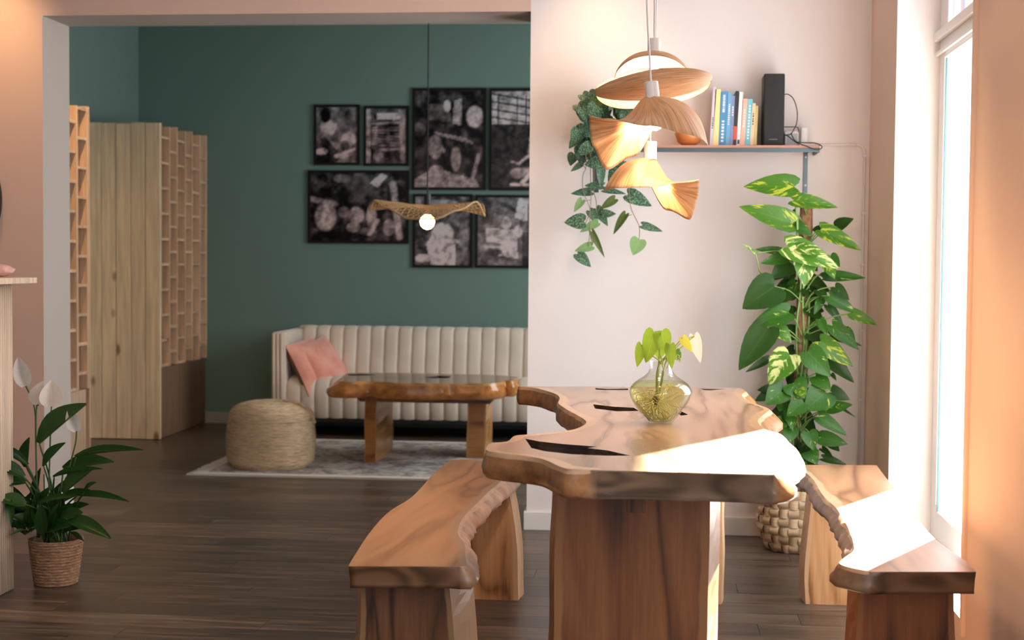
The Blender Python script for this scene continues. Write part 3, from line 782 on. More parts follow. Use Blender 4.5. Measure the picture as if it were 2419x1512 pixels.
picture(1156, 208, 1300, 450, [('p', [(0, .66), (.75, .66), (.75, 1), (0, 1)], .5)] + [('l', 0, .97 - k * .08, 1, .85 - k * .075, .011, .02) for k in range(5)] + [('l', .1 + .14 * k, .66, .1 + .14 * k, .95, .008, .05) for k in range(6)] +
        [('p', [(0, 0), (1, 0), (1, .62), (0, .66)], .05), ('e', .62, .5, .05, .05, .3), ('e', .62, .38, .06, .1, .5), ('l', .58, .34, .42, .25, .02, .45), ('l', .42, .25, .3, .27, .015, .45), ('e', .4, .15, .11, .055, .33), ('l', .5, .18, .62, .18, .04, .35), ('l', .62, .17, .46, .05, .035, .6), ('l', .3, .035, .6, .03, .02, .65)],
        'tall framed photograph of a person sitting below a window, cut by the wall edge', 4, .3, .04, .2, xr=-.72)
picture(727, 402, 965, 576, [('e', .16, .35, .11, .2, .38), ('e', .17, .33, .05, .15, .55), ('l', .0, .62, .25, .54, .05, .30), ('e', .56, .75, .17, .25, .09), ('p', [(.62, .86), (.74, 1), (.8, .95), (.7, .78)], .62), ('l', .86, .85, .93, .05, .045, .45),
        ('e', .35, .42, .06, .08, .25), ('e', .48, .38, .08, .12, .34), ('e', .64, .36, .05, .18, .42), ('e', .33, .92, .09, .06, .22), ('e', .82, .2, .06, .12, .3), ('e', .45, .2, .07, .07, .3), ('e', .6, .14, .08, .06, .2), ('l', .7, .3, .62, .1, .03, .5)],
        'wide framed photograph with pale jars and a bowl, lowest on the left', 5, .45, .05, .5)
picture(975, 458, 1115, 633, [('p', [(.3, .0), (.75, 0), (.75, .25), (.6, .6), (.45, .62), (.2, .3)], .55), ('e', .5, .45, .2, .16, .62), ('e', .85, .65, .1, .13, .18), ('e', .9, .4, .1, .2, .25), ('p', [(0, .35), (.25, .45), (.1, .7), (0, .8)], .06), ('e', .5, .9, .3, .06, .35), ('l', .55, .42, .8, .34, .03, .4), ('e', .15, .1, .15, .06, .6)],
        'framed photograph of a bending person over white cloth, under the rattan lamp', 6, .2, .14, .7)
picture(1123, 460, 1300, 634, [('p', [(.1, .35), (.48, .3), (.5, .52), (.1, .55)], .6), ('p', [(.25, .15), (.5, .1), (.48, .35), (.3, .35)], .55), ('e', .35, .62, .06, .09, .45), ('e', .5, .5, .05, .09, .6), ('p', [(.55, 0), (1, 0), (1, .5), (.55, .5)], .06), ('l', .3, .9, .45, .82, .04, .05), ('p', [(.45, .7), (.6, .65), (.62, 1), (.5, 1)], .6), ('e', .2, .2, .1, .06, .1), ('l', .1, .28, .3, .26, .03, .5)],
        'framed photograph of people at a white table, lowest beside the wall edge', 7, .2, .2, .6, xr=-.70)

# ---------------------------------------------------------------- wall shelf and what stands on it
SHZ = 1.742; SF = 6.33
shelf = thing('wall_shelf', (.17, YW - .002, 1.49), 'slim wood shelf with a dark steel frame on the pale wall', 'shelf')
box('board', (-.352, .684, SF, YW - .002, SHZ - .011, SHZ), NT('red_brown_board').set((.42, .20, .13), .4), shelf, bevel=.001)
box('steel_rail', (-.352, .684, SF, SF + .006, SHZ - .030, SHZ - .0115), M['steel'], shelf)
box('steel_rail', (.678, .684, SF + .0065, YW - .003, SHZ - .030, SHZ - .0115), M['steel'], shelf)
for x_ in (-.284, .645):
    br = MB(); br.box(x_ - .009, x_ + .009, YW - .008, YW - .002, 1.545, SHZ - .0115); br.box(x_ - .009, x_ + .009, SF + .01, YW - .008, SHZ - .018, SHZ - .012)
    b_ = br.build('bracket', M['steel'], shelf)
    for zz in (1.705, 1.58):
        s_ = MB().lathe([(.0045, 0), (.0045, .002), (.002, .003)], (0, 0, 0), 12); V = [(x_ + v[0], YW - .0085 - v[2], zz + v[1]) for v in s_.V]
        obj('screw', V, s_.F, M['trimw'], b_)
def book(pb0, pb1, pt0, ptop, col, i, label, marks=(), h=None):
    yf = 6.40
    a = at(pb0, 338, Y=yf); b = at(pb1, 338, Y=yf); c = at(pt0, ptop, Y=yf)
    wd = b.x - a.x; lean = (c.x - a.x); hh = c.z - SHZ - .001; dp = .115 + .01 * (i % 3)
    o = thing('book', (a.x, yf, SHZ), label, 'book', 'upright books on the wall shelf')
    cov = plain('book_cover_%d' % i, col, .5)
    def sh(x0, x1, y0, y1, z0, z1): # sheared box
        m = MB().box(x0, x1, y0, y1, z0, z1); return MB().add([(v[0] + lean * (v[2] - SHZ) / hh, v[1], v[2]) for v in m.V], m.F)
    z0 = SHZ + .001
    sh(a.x, b.x, yf, yf + .004, z0, z0 + hh).build('spine', cov, o)
    sh(a.x, a.x + .0018, yf + .004, yf + dp, z0, z0 + hh).build('cover', cov, o)
    sh(b.x - .0018, b.x, yf + .004, yf + dp, z0, z0 + hh).build('cover', cov, o)
    sh(a.x + .002, b.x - .002, yf + .0045, yf + dp - .004, z0 + .003, z0 + hh - .003).build('pages', M['pages'], o)
    mm = MB()
    for (u0, u1, v0, v1) in marks:
        bb = sh(a.x + wd * u0, a.x + wd * u1, yf - .0006, yf - .0001, z0 + hh * v0, z0 + hh * v1); mm.add(bb.V, bb.F)
    return o, mm
M['pages'] = plain('paper_pages', (.78, .72, .60), .9)
M['ink_w'] = plain('white_print', (.85, .85, .82), .6); M['ink_d'] = plain('dark_print', (.05, .05, .06), .6); M['ink_r'] = plain('red_print', (.75, .08, .04), .6)
def letters(v0, v1, n, sd):
    rr = random.Random(sd); out = []; z = v0
    for k in range(n):
        dz = (v1 - v0) / n; out.append((.32, .68, z, z + dz * rr.uniform(.45, .8))); z += dz
    return out
BK = [(1676, 1684, 1685, 205, (.62, .55, .62), 'thin pale lilac book, leftmost on the shelf', letters(.3, .5, 6, 1), 'ink_d'),
      (1684, 1697, 1690, 211, (.90, .72, .30), 'pale yellow book next to the lilac one', [], None),
      (1697.5, 1713, 1704, 216, (.06, .25, .48), 'thick blue book with white lettering', letters(.62, .95, 12, 2) + letters(.08, .5, 7, 3), 'ink_w'),
      (1713.5, 1723, 1720, 218, (.14, .36, .55), 'slim lighter blue book right of the thick blue one', letters(.4, .8, 10, 4), 'ink_w'),
      (1723.5, 1731, 1729, 226, (.20, .24, .42), 'short indigo book left of the black one', letters(.6, .8, 4, 5), 'ink_w'),
      (1731.5, 1739, 1738, 215, (.02, .018, .022), 'black book with a red band low on its spine', [(0, 1, .12, .36)], 'ink_r'),
      (1739.5, 1748, 1747, 217, (.78, .76, .74), 'white book beside the black one', [(.2, .8, .04, .12)], 'ink_d'),
      (1748.5, 1759, 1756, 233, (.85, .45, .33), 'salmon pink book left of the turquoise one', letters(.4, .8, 7, 6), 'ink_w'),
      (1759.5, 1771, 1767, 234, (.15, .48, .56), 'turquoise book with white lettering', letters(.15, .9, 12, 7), 'ink_w'),
      (1771.5, 1780, 1777, 244, (.75, .55, .35), 'tan book, second from the right end of the row', letters(.5, .8, 5, 8), 'ink_d'),
      (1780.5, 1787, 1785, 250, (.55, .42, .14), 'thin mustard book, rightmost in the row', [], None)]
for i, (a_, b_, c_, t_, col, lab, mk, ink) in enumerate(BK):
    o, mm = book(a_, b_, c_, t_, col, i, lab, mk)
    if mm.V: mm.build('spine_print', M[ink], o)
sp = thing('loudspeaker', (.49, 6.43, SHZ), 'tall black fabric-fronted loudspeaker standing on the wall shelf', 'speaker')
rbox('cabinet', (.445, .535, 6.375, 6.52, SHZ + .001, SHZ + .314), M['black'], sp, .006, 2)
cl_ = NT('black_speaker_cloth'); cl_.bump(cl_.noise(cl_.coord('Object'), 900, 2), .5, .001); M['cloth'] = cl_.set((.028, .028, .029), .95)
rbox('grille', (.448, .532, 6.366, 6.374, SHZ + .004, SHZ + .311), M['cloth'], sp, .003, 2)
box('name_plate', (.470, .505, 6.3645, 6.366, SHZ + .026, SHZ + .030), plain('grey_print', (.09, .09, .09), .4), sp)
kb = plain('black_cable', (.015, .015, .016), .5)
P6 = lambda x, y, Y=6.40: tuple(at(x, y, Y=Y))
cable = MB()
cable.tube(smooth_curve([P6(1850, 224, 6.45), P6(1862, 223, 6.44), P6(1875, 235, 6.43), P6(1883, 262, 6.42), P6(1882, 290, 6.41), P6(1874, 308, 6.41), P6(1866, 318, 6.40), P6(1850, 318, 6.42)], 6), .0021, 8)
cable.tube(smooth_curve([P6(1848, 316, 6.40), P6(1862, 322, 6.39), P6(1872, 330, 6.36), P6(1884, 338, 6.335), P6(1905, 345, 6.32), P6(1922, 352, 6.31), P6(1938, 352, 6.31), P6(1941, 345, 6.32), P6(1925, 338, 6.34), P6(1905, 337.5, 6.36), P6(1880, 334, 6.38), P6(1868, 314, 6.39)], 6), .0021, 8)
cable.tube(smooth_curve([P6(1850, 300), P6(1866, 300), P6(1884, 301), P6(1886, 312)], 6), .002, 8)
tag(cable.build('cable', kb, smooth=True, loc=tuple(at(1870, 318, Y=6.40))), 'looping black cable hanging off the right end of the wall shelf', 'cable')
sk = thing('power_socket', (.57, 6.52, SHZ), 'white surface-mounted power socket behind the black loudspeaker', 'socket')
rbox('socket_body', (.545, .612, 6.46, YW - .001, SHZ + .003, SHZ + .074), M['trimw'], sk, .005, 2)
box('socket_insert', (.556, .600, 6.457, 6.4605, SHZ + .014, SHZ + .062), plain('grey_insert', (.38, .38, .40), .4), sk)
ad = thing('power_adapter', (.63, 6.47, SHZ), 'small white plug adapter at the right end of the shelf', 'adapter')
rbox('adapter_body', (.612, .645, 6.43, 6.50, SHZ + .016, SHZ + .088), M['trimw'], ad, .006, 2)
box('adapter_foot', (.604, .652, 6.42, 6.51, SHZ + .001, SHZ + .016), M['trimw'], ad)
vs_ = thing('orange_vase', (.13, 6.43, SHZ), 'small round orange vase behind the wooden pendant lamps', 'vase')
MB().lathe([(.02, .0), (.05, .02), (.062, .055), (.05, .095), (.02, .125), (.009, .15), (.011, .165)], (.125, 6.43, SHZ + .001), 28).build('vase_body', plain('orange_glaze', (.60, .22, .07), .3), vs_, smooth=True)
# cable conduit
cd_ = thing('cable_conduit', (.9, YW, .0), 'thin white cable conduit running along and down the pale wall corner', 'conduit')
zc = at(1990, 342, Y=YW - .008).z
pc_ = [(.684, YW - .007, zc), (.80, YW - .007, zc), (.868, YW - .007, zc)]
MB().tube(pc_, .0055, 8).build('conduit_run', M['cord'], cd_, smooth=True)
MB().tube(smooth_curve([(.868, YW - .007, zc), (.888, YW - .008, zc - .006), (.899, YW - .010, zc - .022), (.901, YW - .010, zc - .05)], 5), .0055, 8).build('conduit_elbow', M['cord'], cd_, smooth=True)
MB().tube([(.901, YW - .010, zc - .05), (.901, YW - .010, .09)], .0055, 8).build('conduit_run', M['cord'], cd_, smooth=True)
for zz in (zc - .055, 1.45, 1.22, .93, .62): box('conduit_clip', (.892, .910, YW - .018, YW - .001, zz, zz + .012), M['cord'], cd_, bevel=.002)

# ---------------------------------------------------------------- left edge: fluted pedestal, stone, wall mirror
pd = thing('fluted_pedestal', (-2.55, 4.85, 0), 'pale wooden fluted counter with an overhanging top at the left edge', 'counter')
PX, PY0, PY1, PZ = -2.366, 4.45, 5.085, 1.135
box('body_panel', (-2.9, PX - .006, PY0 + .006, PY1 - .006, .002, PZ), M['palewood'], pd)
m = MB(); yy = PY0
while yy < PY1 - .008: m.tube([(PX - .006, yy + .008, .002), (PX - .006, yy + .008, PZ)], .0072, 6); yy += .0168
xx = PX - .014
while xx > -2.9: m.tube([(xx, PY1 - .006, .002), (xx, PY1 - .006, PZ)], .0072, 6); xx -= .0168
fl2 = m.build('fluting', M['palewood'], pd, smooth=True); fl2['kind'] = 'stuff'
box('top_board', (-2.92, PX + .082, PY0 - .03, PY1 + .03, PZ + .001, PZ + .022), M['palewood'], pd, bevel=.002)
st_ = thing('pink_stone', (-2.375, 5.04, PZ + .022), 'rough pink stone lying on the counter top at the left edge', 'stone')
bm = bmesh.new(); bmesh.ops.create_icosphere(bm, subdivisions=3, radius=1)
V = [(-2.395 + v.co.x * .055 * (1 + .25 * noise.noise(v.co * 2.1)), 5.04 + v.co.y * .04, PZ + .0225 + .024 + v.co.z * .0235 * (1 + .12 * noise.noise(v.co * 2.5))) for v in bm.verts]
Fc = [tuple(v.index for v in f.verts) for f in bm.faces]; bm.free()
obj('stone_body', V, Fc, paint('rose_quartz', (.62, .38, .36), .7, .25), st_)
mr = thing('wall_sconce', (-3.12, YW - .002, 1.50), 'glossy black rounded wall lamp just entering at the left edge', 'wall lamp')
def oval(cx, cz, rx, rz, y0, y1, nm, mat):
    n = 56; V = []
    for (yy, s_) in ((y0, .97), (y0 + .004, 1.0), (y1, 1.0)):
        for j in range(n):
            a = 2 * math.pi * j / n; V.append((cx + rx * s_ * math.copysign(abs(math.cos(a)) ** .85, math.cos(a)), yy, cz + rz * s_ * math.sin(a)))
    Fc = [(i * n + j, i * n + (j + 1) % n, (i + 1) * n + (j + 1) % n, (i + 1) * n + j) for i in range(2) for j in range(n)] + [tuple(range(n)), tuple(range(2 * n, 3 * n))]
    obj(nm, V, Fc, mat, mr)
xe = at(6, 470, Y=YW - .03).x
oval(xe - .060, 1.50, .045, .125, YW - .03, YW - .002, 'sconce_body', plain('glossy_black', (.02, .02, .022), .15))
oval(xe - .060, 1.50, .037, .108, YW - .036, YW - .0305, 'sconce_face', plain('dark_chrome', (.10, .10, .11), .10, .9))

# ---------------------------------------------------------------- lamps
def bulb_mat(name, col, st):
    n = NT(name); n.b.inputs['Base Color'].default_value = (*col, 1); n.b.inputs['Emission Color'].default_value = (*col, 1); n.b.inputs['Emission Strength'].default_value = st; return n.m
M['bulb'] = bulb_mat('lit_bulb', (1, .66, .38), 480)
M['bulb2'] = bulb_mat('lit_globe_bulb', (1, .55, .24), 26)
vn = NT('bamboo_veneer')
tc = vn.n.new('ShaderNodeUVMap').outputs[0]; mp = vn.n.new('ShaderNodeMapping'); mp.inputs['Scale'].default_value = (60, 1.6, 1); vn.t.links.new(tc, mp.inputs[0])
f1 = vn.noise(mp.outputs[0], 1.0, 4, .6, .25)
vc = vn.ramp(f1, [(.30, (.34, .17, .075)), (.5, (.60, .37, .19)), (.7, (.76, .53, .32))]); vn.bump(f1, .4, .003)
vn.set(vc, .5); vn.translucent(vn.mix(.3, vc, (.95, .70, .45)), .13); M['veneer'] = vn.m
def cyc(theta, ctrl):
    """smooth periodic interpolation of (deg, value)"""
    t = math.degrees(theta) % 360; c = sorted(ctrl); k = len(c)
    for i in range(k):
        a, va = c[i]; b, vb = c[(i + 1) % k]; bb = b + (360 if i == k - 1 else 0); tt = t + (360 if t < a and i == k - 1 else 0)
        if a <= tt <= bb:
            u = (tt - a) / (bb - a); u = u * u * (3 - 2 * u); return va + (vb - va) * u
    return c[0][1]
def solid(V, Fc, th, U):
    """give a sheet thickness"""
    me = bpy.data.meshes.new('t'); me.from_pydata(V, [], Fc); me.update(); n = len(V)
    nr = [v.normal.copy() for v in me.vertices]; bpy.data.meshes.remove(me)
    V2 = [tuple(Vector(v) - a * th) for v, a in zip(V, nr)]
    ed = {}
    for f in Fc:
        for i in range(len(f)): e = (f[i], f[(i + 1) % len(f)]); ed[e] = ed.get(e, 0) + 1
    F2 = [tuple(i + n for i in f[::-1]) for f in Fc] + [(b, a, a + n, b + n) for (a, b) in ed if (b, a) not in ed]
    return list(V) + V2, list(Fc) + F2, list(U) + list(U)
def pendant(label, c, build, hold, tilt, cord_top, bulbpos, group='wooden pendant lamps over the dining table'):
    t = thing('pendant_lamp', (c[0], c[1], c[2]), label, 'lamp', group)
    for (V, Fc, U) in build:
        V, Fc, U = solid(V, Fc, .0016, U); obj('veneer_shade', V, Fc, M['veneer'], t, smooth=True, uvs=U)
    hx, hz0, hz1 = hold
    d = Vector((tilt, 0, 1)).normalized()
    p0 = Vector((hx, c[1], hz0)); p1 = p0 + d * (hz1 - hz0)
    MB().tube([p0, p0 + d * .002, p1 - d * .002, p1], [.019, .020, .020, .018], 24).build('lampholder', M['holder'], t, smooth=False)
    MB().tube(smooth_curve([p1, p1 + d * .03 + Vector((0, 0, .02)), Vector((cord_top[0], cord_top[1], p1.z + .35)), (cord_top[0], cord_top[1], CE - .002)], 6), .0028, 8).build('cord', M['cord'], t, smooth=True)
    b = MB().lathe([(.010, .045), (.012, .03), (.019, .01), (.021, -.006), (.015, -.02), (.004, -.026)], bulbpos, 20).build('bulb', M['bulb'], t, smooth=True)
    return t
def saddle(c, Rm, rim, cap, capw, dome, mirror=1, ns=22, nt=96, pw=1.25, yr=.9):
    V = [];U = []
    for i in range(ns + 1):
        s = .06 + .94 * i / ns
        for j in range(nt):
            th = 2 * math.pi * j / nt; zr = cyc(th, rim)
            k = cyc(th, dome); z = zr * s ** (pw + k * 1.2) + cap * (k * (1 - s ** 3.2) + (1 - k) * math.exp(-(s / capw) ** 2))
            r = Rm * s
            V.append((c[0] + mirror * r * math.cos(th), c[1] + yr * r * math.sin(th), c[2] + z)); U.append((j / nt * 3.0 if j < nt / 2 else (nt - j) / nt * 3.0, s))
    Fc = [(i * nt + j, i * nt + (j + 1) % nt, (i + 1) * nt + (j + 1) % nt, (i + 1) * nt + j) for i in range(ns) for j in range(nt)]
    return V, Fc, U
# middle lamp (nearest): straight front rim, dome to the right, petal drooping to the left
cM = (-.035, 4.10, 1.615)
rimM = [(0, -.055), (40, .045), (75, .035), (105, -.075), (135, -.115), (160, -.05), (180, .030), (225, .012), (270, -.012), (315, -.034)]
pendant('middle wooden pendant with a swirled veneer shade and tilted white holder', cM, [saddle(cM, .168, rimM, .085, .30, [(0, 1), (60, 1), (110, .4), (180, 0), (230, 0), (270, .35), (310, .9)])], (-.022, 1.690, 1.742), -.12, (-.045, 4.10), (-.015, 4.12, 1.632))
cB = (-.026, 4.42, 1.465)
rimB = [(0, -.055), (40, .045), (75, .035), (105, -.075), (135, -.115), (160, -.05), (180, .030), (225, .012), (270, -.012), (315, -.034)]
pendant('lowest wooden pendant with a fanned veneer shade', cB, [saddle(cB, .145, [(180, -.02), (140, .03), (105, .05), (70, -.07), (35, -.10), (12, -.035), (0, .020), (315, .006), (270, -.01), (225, -.012)], .085, .28, [(180, 1), (120, 1), (70, .4), (0, 0), (310, 0), (270, .35), (230, .9)])], (-.03, 1.545, 1.60), 0.0, (-.018, 4.44), (-.03, 4.44, 1.492))
# upper lamp: a scroll of two sheets, bowl in front and dome behind
cT = (-.025, 4.38, 1.792)
def scroll(c, a0, a1, rad, ctr, Rm, nx=40, na=26):
    V = []; U = []
    for i in range(nx + 1):
        u = -1 + 2 * i / nx; cap_ = max(0.0, 1 - abs(u) ** 2.4) ** .6
        for j in range(na + 1):
            a = R(a0 + (a1 - a0) * j / na); r = rad(u, j / na) * (.06 + .94 * cap_)
            cc = ctr(u); V.append((c[0] + u * Rm, c[1] + cc[0] - r * math.cos(a), c[2] + cc[1] + r * .62 * math.sin(a))); U.append((j / na, u * 1.5 + 2))
    Fc = [(i * (na + 1) + j, i * (na + 1) + j + 1, (i + 1) * (na + 1) + j + 1, (i + 1) * (na + 1) + j) for i in range(nx) for j in range(na)]
    return V, Fc, U
bowl = scroll(cT, 18, -75, lambda u, t: .105 * (1 - .25 * max(0, -u)), lambda u: (0.0, -.012 - .012 * u * u + .022 * u), .178)
dome = scroll((cT[0] - .002, cT[1], cT[2]), 40, 150, lambda u, t: .112, lambda u: (0.012, .006 - .012 * u * u), .112)
back = scroll(cT, 140, 262, lambda u, t: .118 * (1 - .12 * u), lambda u: (0.012, -.015 - .012 * u * u + .014 * u), .174)
pendant('top wooden pendant with a scrolled bowl-like veneer shade', cT, [bowl, dome, back], (-.022, 1.852, 1.905), 0.0, (-.022, 4.38), (-.02, 4.40, 1.79))
# rattan pendant of the lounge
Y2 = 8.6
rl = thing('rattan_pendant', (-1.392, Y2, 1.47), 'wavy woven rattan pendant with a lit globe bulb hanging in the green lounge', 'lamp')
cr_ = (-1.392, Y2, 1.545)
rimR = [(0, -.045), (25, .03), (60, .02), (95, .01), (130, .04), (165, .05), (190, -.02), (215, .035), (235, -.01), (262, -.075), (285, -.075), (310, -.02), (335, .035)]
nr_, nt_ = 13, 110
m = MB()
def rp_(s, th): return (cr_[0] + .345 * s * math.cos(th), cr_[1] + .33 * s * math.sin(th), cr_[2] + cyc(th, rimR) * s ** 1.6 + .02 * (1 - s))
for k in range(nt_):
    tw = .35 if k % 2 else -.35
    m.tube([rp_(.08 + .92 * q / 10, 2 * math.pi * k / nt_ + tw * q / 10) for q in range(11)], .0024, 4)
for i in range(nr_):
    s_ = .12 + .88 * i / (nr_ - 1)
    pts = [rp_(s_, 2 * math.pi * j / 60) for j in range(61)]; m.tube(pts, .0028 if i < nr_ - 1 else .006, 4, cap=False)
stn = NT('rattan_straw'); stn.set((.72, .50, .26), .6); stn.translucent((.8, .52, .25), .3); M['straw'] = stn.m
m.build('woven_shade', M['straw'], rl, smooth=True)
MB().tube([(cr_[0], Y2, 1.56), (cr_[0], Y2, 1.63)], [.024, .02], 16).build('lampholder', M['black'], rl)
MB().tube([(cr_[0], Y2, 1.63), (cr_[0], Y2, CE - .001)], .004, 8).build('cord', M['black'], rl)
MB().tube([(cr_[0], Y2, 1.50), (cr_[0], Y2, 1.565)], [.012, .014], 12).build('bulb_cap', plain('brass', (.6, .4, .2), .3, .9), rl)
MB().lathe([(.004, -.046), (.022, -.04), (.038, -.024), (.045, 0), (.038, .024), (.018, .042)], (cr_[0], Y2, 1.463), 24).build('globe_bulb', M['bulb2'], rl, smooth=True)
# ceiling spots that wash the wall (both just above the frame), and two unseen ones added for warmth
def ceiling_spot(x, y, e, lab, size=1.25, blend=.9, d=(0, .25, -1)):
    t = thing('ceiling_spotlight', (x, y, CE), lab, 'lamp')
    MB().lathe([(.045, -.09), (.045, -.001)], (x, y, CE), 24, cap0=False).build('spot_can', M['trimw'], t)
    light('spotlight_beam', 'SPOT', (x, y, CE - .05), e, (1, .62, .30), d, spot_size=size, spot_blend=blend, shadow_soft_size=.03)
ceiling_spot(-3.1, 6.2, 55, 'white ceiling spotlight above the left end of the wall')
ceiling_spot(-3.0, 7.5, 120, 'added unseen spotlight brightening the pine screens', 1.3, .9, (-.35, .8, -.9))  # added lamp out of view, brightens and warms the planks
ceiling_spot(-2.1, 4.2, 55, 'added unseen spotlight warming the fluted counter', 1.7, 1.0, (-.05, .25, -1))  # added lamp out of view, warms the dim left side
ceiling_spot(-.28, 6.15, 34, 'white ceiling spotlight above the opening corner')
# ---------------------------------------------------------------- plants
def leaf_mat(name, dark, lite, yel=None, yamt=.55, trans=.28, rough=.38, spots=None, vein=.5):
    n = NT(name)
    uv = n.n.new('ShaderNodeUVMap').outputs[0]; sx = n.n.new('ShaderNodeSeparateXYZ'); n.t.links.new(uv, sx.inputs[0])
    u = n.math('ABSOLUTE', n.math('MULTIPLY_ADD', sx.outputs[0], 2, -1)); t = sx.outputs[1]
    side = n.math('SUBTRACT', t, n.math('MULTIPLY', u, .38))
    vs = n.math('MULTIPLY_ADD', n.math('SINE', n.math('MULTIPLY', side, 44)), .5, .5)
    f = n.noise(n.coord('Object', rnd=9), 7, 3)
    c = n.mix(f, dark, lite); c = n.mix(n.math('MULTIPLY', vs, .14 * vein * 2), c, lite)
    mid = n.ramp(u, [(0.0, 1.0), (.05, 0.0)]); c = n.mix(n.math('MULTIPLY', mid, .45), c, tuple(min(1, x * 1.7 + .02) for x in lite))
    if yel:
        cb = n.n.new('ShaderNodeCombineXYZ'); n.t.links.new(n.math('MULTIPLY', sx.outputs[0], 1.6), cb.inputs[0]); n.t.links.new(n.math('MULTIPLY', side, 3.6), cb.inputs[1])
        n.t.links.new(n.math('MULTIPLY', n.rnd(), 40), cb.inputs[2])
        yf = n.noise(cb.outputs[0], 1.5, 4, .65); k = n.ramp(yf, [(yamt, 0.0), (yamt + .05, 1.0)]); c = n.mix(k, c, yel)
    if spots:
        sp_ = n.noise(n.coord('Object', rnd=5), 13, 3, .6); k = n.ramp(sp_, [(.50, 0.0), (.60, .75)]); c = n.mix(k, c, spots)
    n.bump(vs, .1, .002)
    n.set(c, rough, 0, .3); n.translucent(n.mix(.5, c, tuple(min(1, x * 2.2) for x in lite)), trans); return n.m
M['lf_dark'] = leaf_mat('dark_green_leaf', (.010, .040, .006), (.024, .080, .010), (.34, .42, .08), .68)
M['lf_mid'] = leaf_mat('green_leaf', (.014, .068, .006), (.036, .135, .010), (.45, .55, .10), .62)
M['lf_var'] = leaf_mat('variegated_leaf', (.030, .11, .006), (.065, .18, .010), (.42, .47, .04), .55)
M['lf_cream'] = leaf_mat('cream_variegated_leaf', (.035, .13, .010), (.09, .22, .02), (.62, .66, .26), .52)
M['lf_satin'] = leaf_mat('satin_leaf', (.014, .055, .024), (.035, .10, .045), None, trans=.15, spots=(.26, .38, .27))
M['lf_satin2'] = leaf_mat('pale_satin_leaf', (.14, .28, .10), (.25, .42, .17), None, trans=.3)
M['lf_olive'] = leaf_mat('olive_leaf', (.05, .085, .02), (.10, .15, .035), None, trans=.25)
M['lf_lily'] = leaf_mat('lily_leaf', (.008, .036, .008), (.028, .085, .014), None, trans=.18, rough=.32)
M['lf_lime'] = leaf_mat('lime_leaf', (.15, .27, .015), (.27, .39, .03), None, trans=.45)
M['lf_yell'] = leaf_mat('yellow_green_leaf', (.55, .58, .03), (.68, .66, .08), None, trans=.5)
M['lf_pale'] = leaf_mat('pale_mint_leaf', (.55, .68, .45), (.70, .80, .62), None, trans=.4)
M['spathe'] = leaf_mat('white_spathe', (.66, .60, .54), (.80, .75, .68), None, trans=.3, vein=.2)
M['stem'] = plain('green_stem', (.16, .28, .07), .5)
M['stemd'] = plain('dark_green_stem', (.045, .10, .025), .5)
M['stemb'] = plain('brown_vine', (.22, .17, .10), .6)
HEARTW = lambda t: max(.02, ((1 - t) ** .66) * ((t + .06) ** .34)) * 1.50
LANCEW = lambda t: max(.02, math.sin(math.pi * min(1, (t * .93 + .05))) ** .8 * (1 - .25 * t)) * .92
CUPW = lambda t: max(.015, ((1 - t) ** .85 * (t + .04) ** .5)) * 2.05
HS = [(0, 0), (.15, -.10), (.32, -.13), (.455, -.02), (.50, .17), (.465, .37), (.37, .57), (.23, .77), (.085, .93), (0, 1.0)]
HM = [0, .015, .05, .13, .25, .41, .59, .77, .92, 1.0]
def heart_mesh(name, fold=.14, droop=.16, nx=2):
    V = []; U = []; us = (-1, -.5, 0, .5, 1)
    for (ox_, oy_), m_ in zip(HS, HM):
        for u in us:
            a = abs(u); x = math.copysign(ox_ * a, u) if u else 0; y = m_ + (oy_ - m_) * a
            V.append((x, y, fold * a * ox_ * 1.6 - droop * max(0, y) ** 2 - .10 * a * a * ox_)); U.append((u * .5 + .5, max(0, y)))
    Fc = [(i * 5 + j, i * 5 + j + 1, (i + 1) * 5 + j + 1, (i + 1) * 5 + j) for i in range(len(HS) - 1) for j in range(4)]
    me = bpy.data.meshes.new(name); me.from_pydata(V, [], Fc); me.update()
    l = me.uv_layers.new(name='UVMap')
    for i, lp in enumerate(me.loops): l.data[i].uv = U[lp.vertex_index]
    me.polygons.foreach_set('use_smooth', [True] * len(me.polygons)); return me
def leaf_mesh(name, wf, lobe=.16, fold=.18, droop=.25, rows=9, curl=0.0, wav=0.0):
    V = []; U = []; us = (-1, -.55, 0, .55, 1)
    for i in range(rows + 1):
        t = i / rows; t = t ** .85; w_ = wf(t)
        for u in us:
            x = u * w_ * .58; y = t - lobe * abs(u) * (1 - t) ** 4
            z = fold * abs(u) * w_ - droop * t * t + curl * math.sin(math.pi * t) + wav * math.sin(t * 14 + u) * abs(u)
            V.append((x, y, z)); U.append((u * .5 + .5, t))
    Fc = [(i * 5 + j, i * 5 + j + 1, (i + 1) * 5 + j + 1, (i + 1) * 5 + j) for i in range(rows) for j in range(4)]
    me = bpy.data.meshes.new(name); me.from_pydata(V, [], Fc); me.update()
    l = me.uv_layers.new(name='UVMap')
    for i, lp in enumerate(me.loops): l.data[i].uv = U[lp.vertex_index]
    me.polygons.foreach_set('use_smooth', [True] * len(me.polygons)); return me
LM = {}
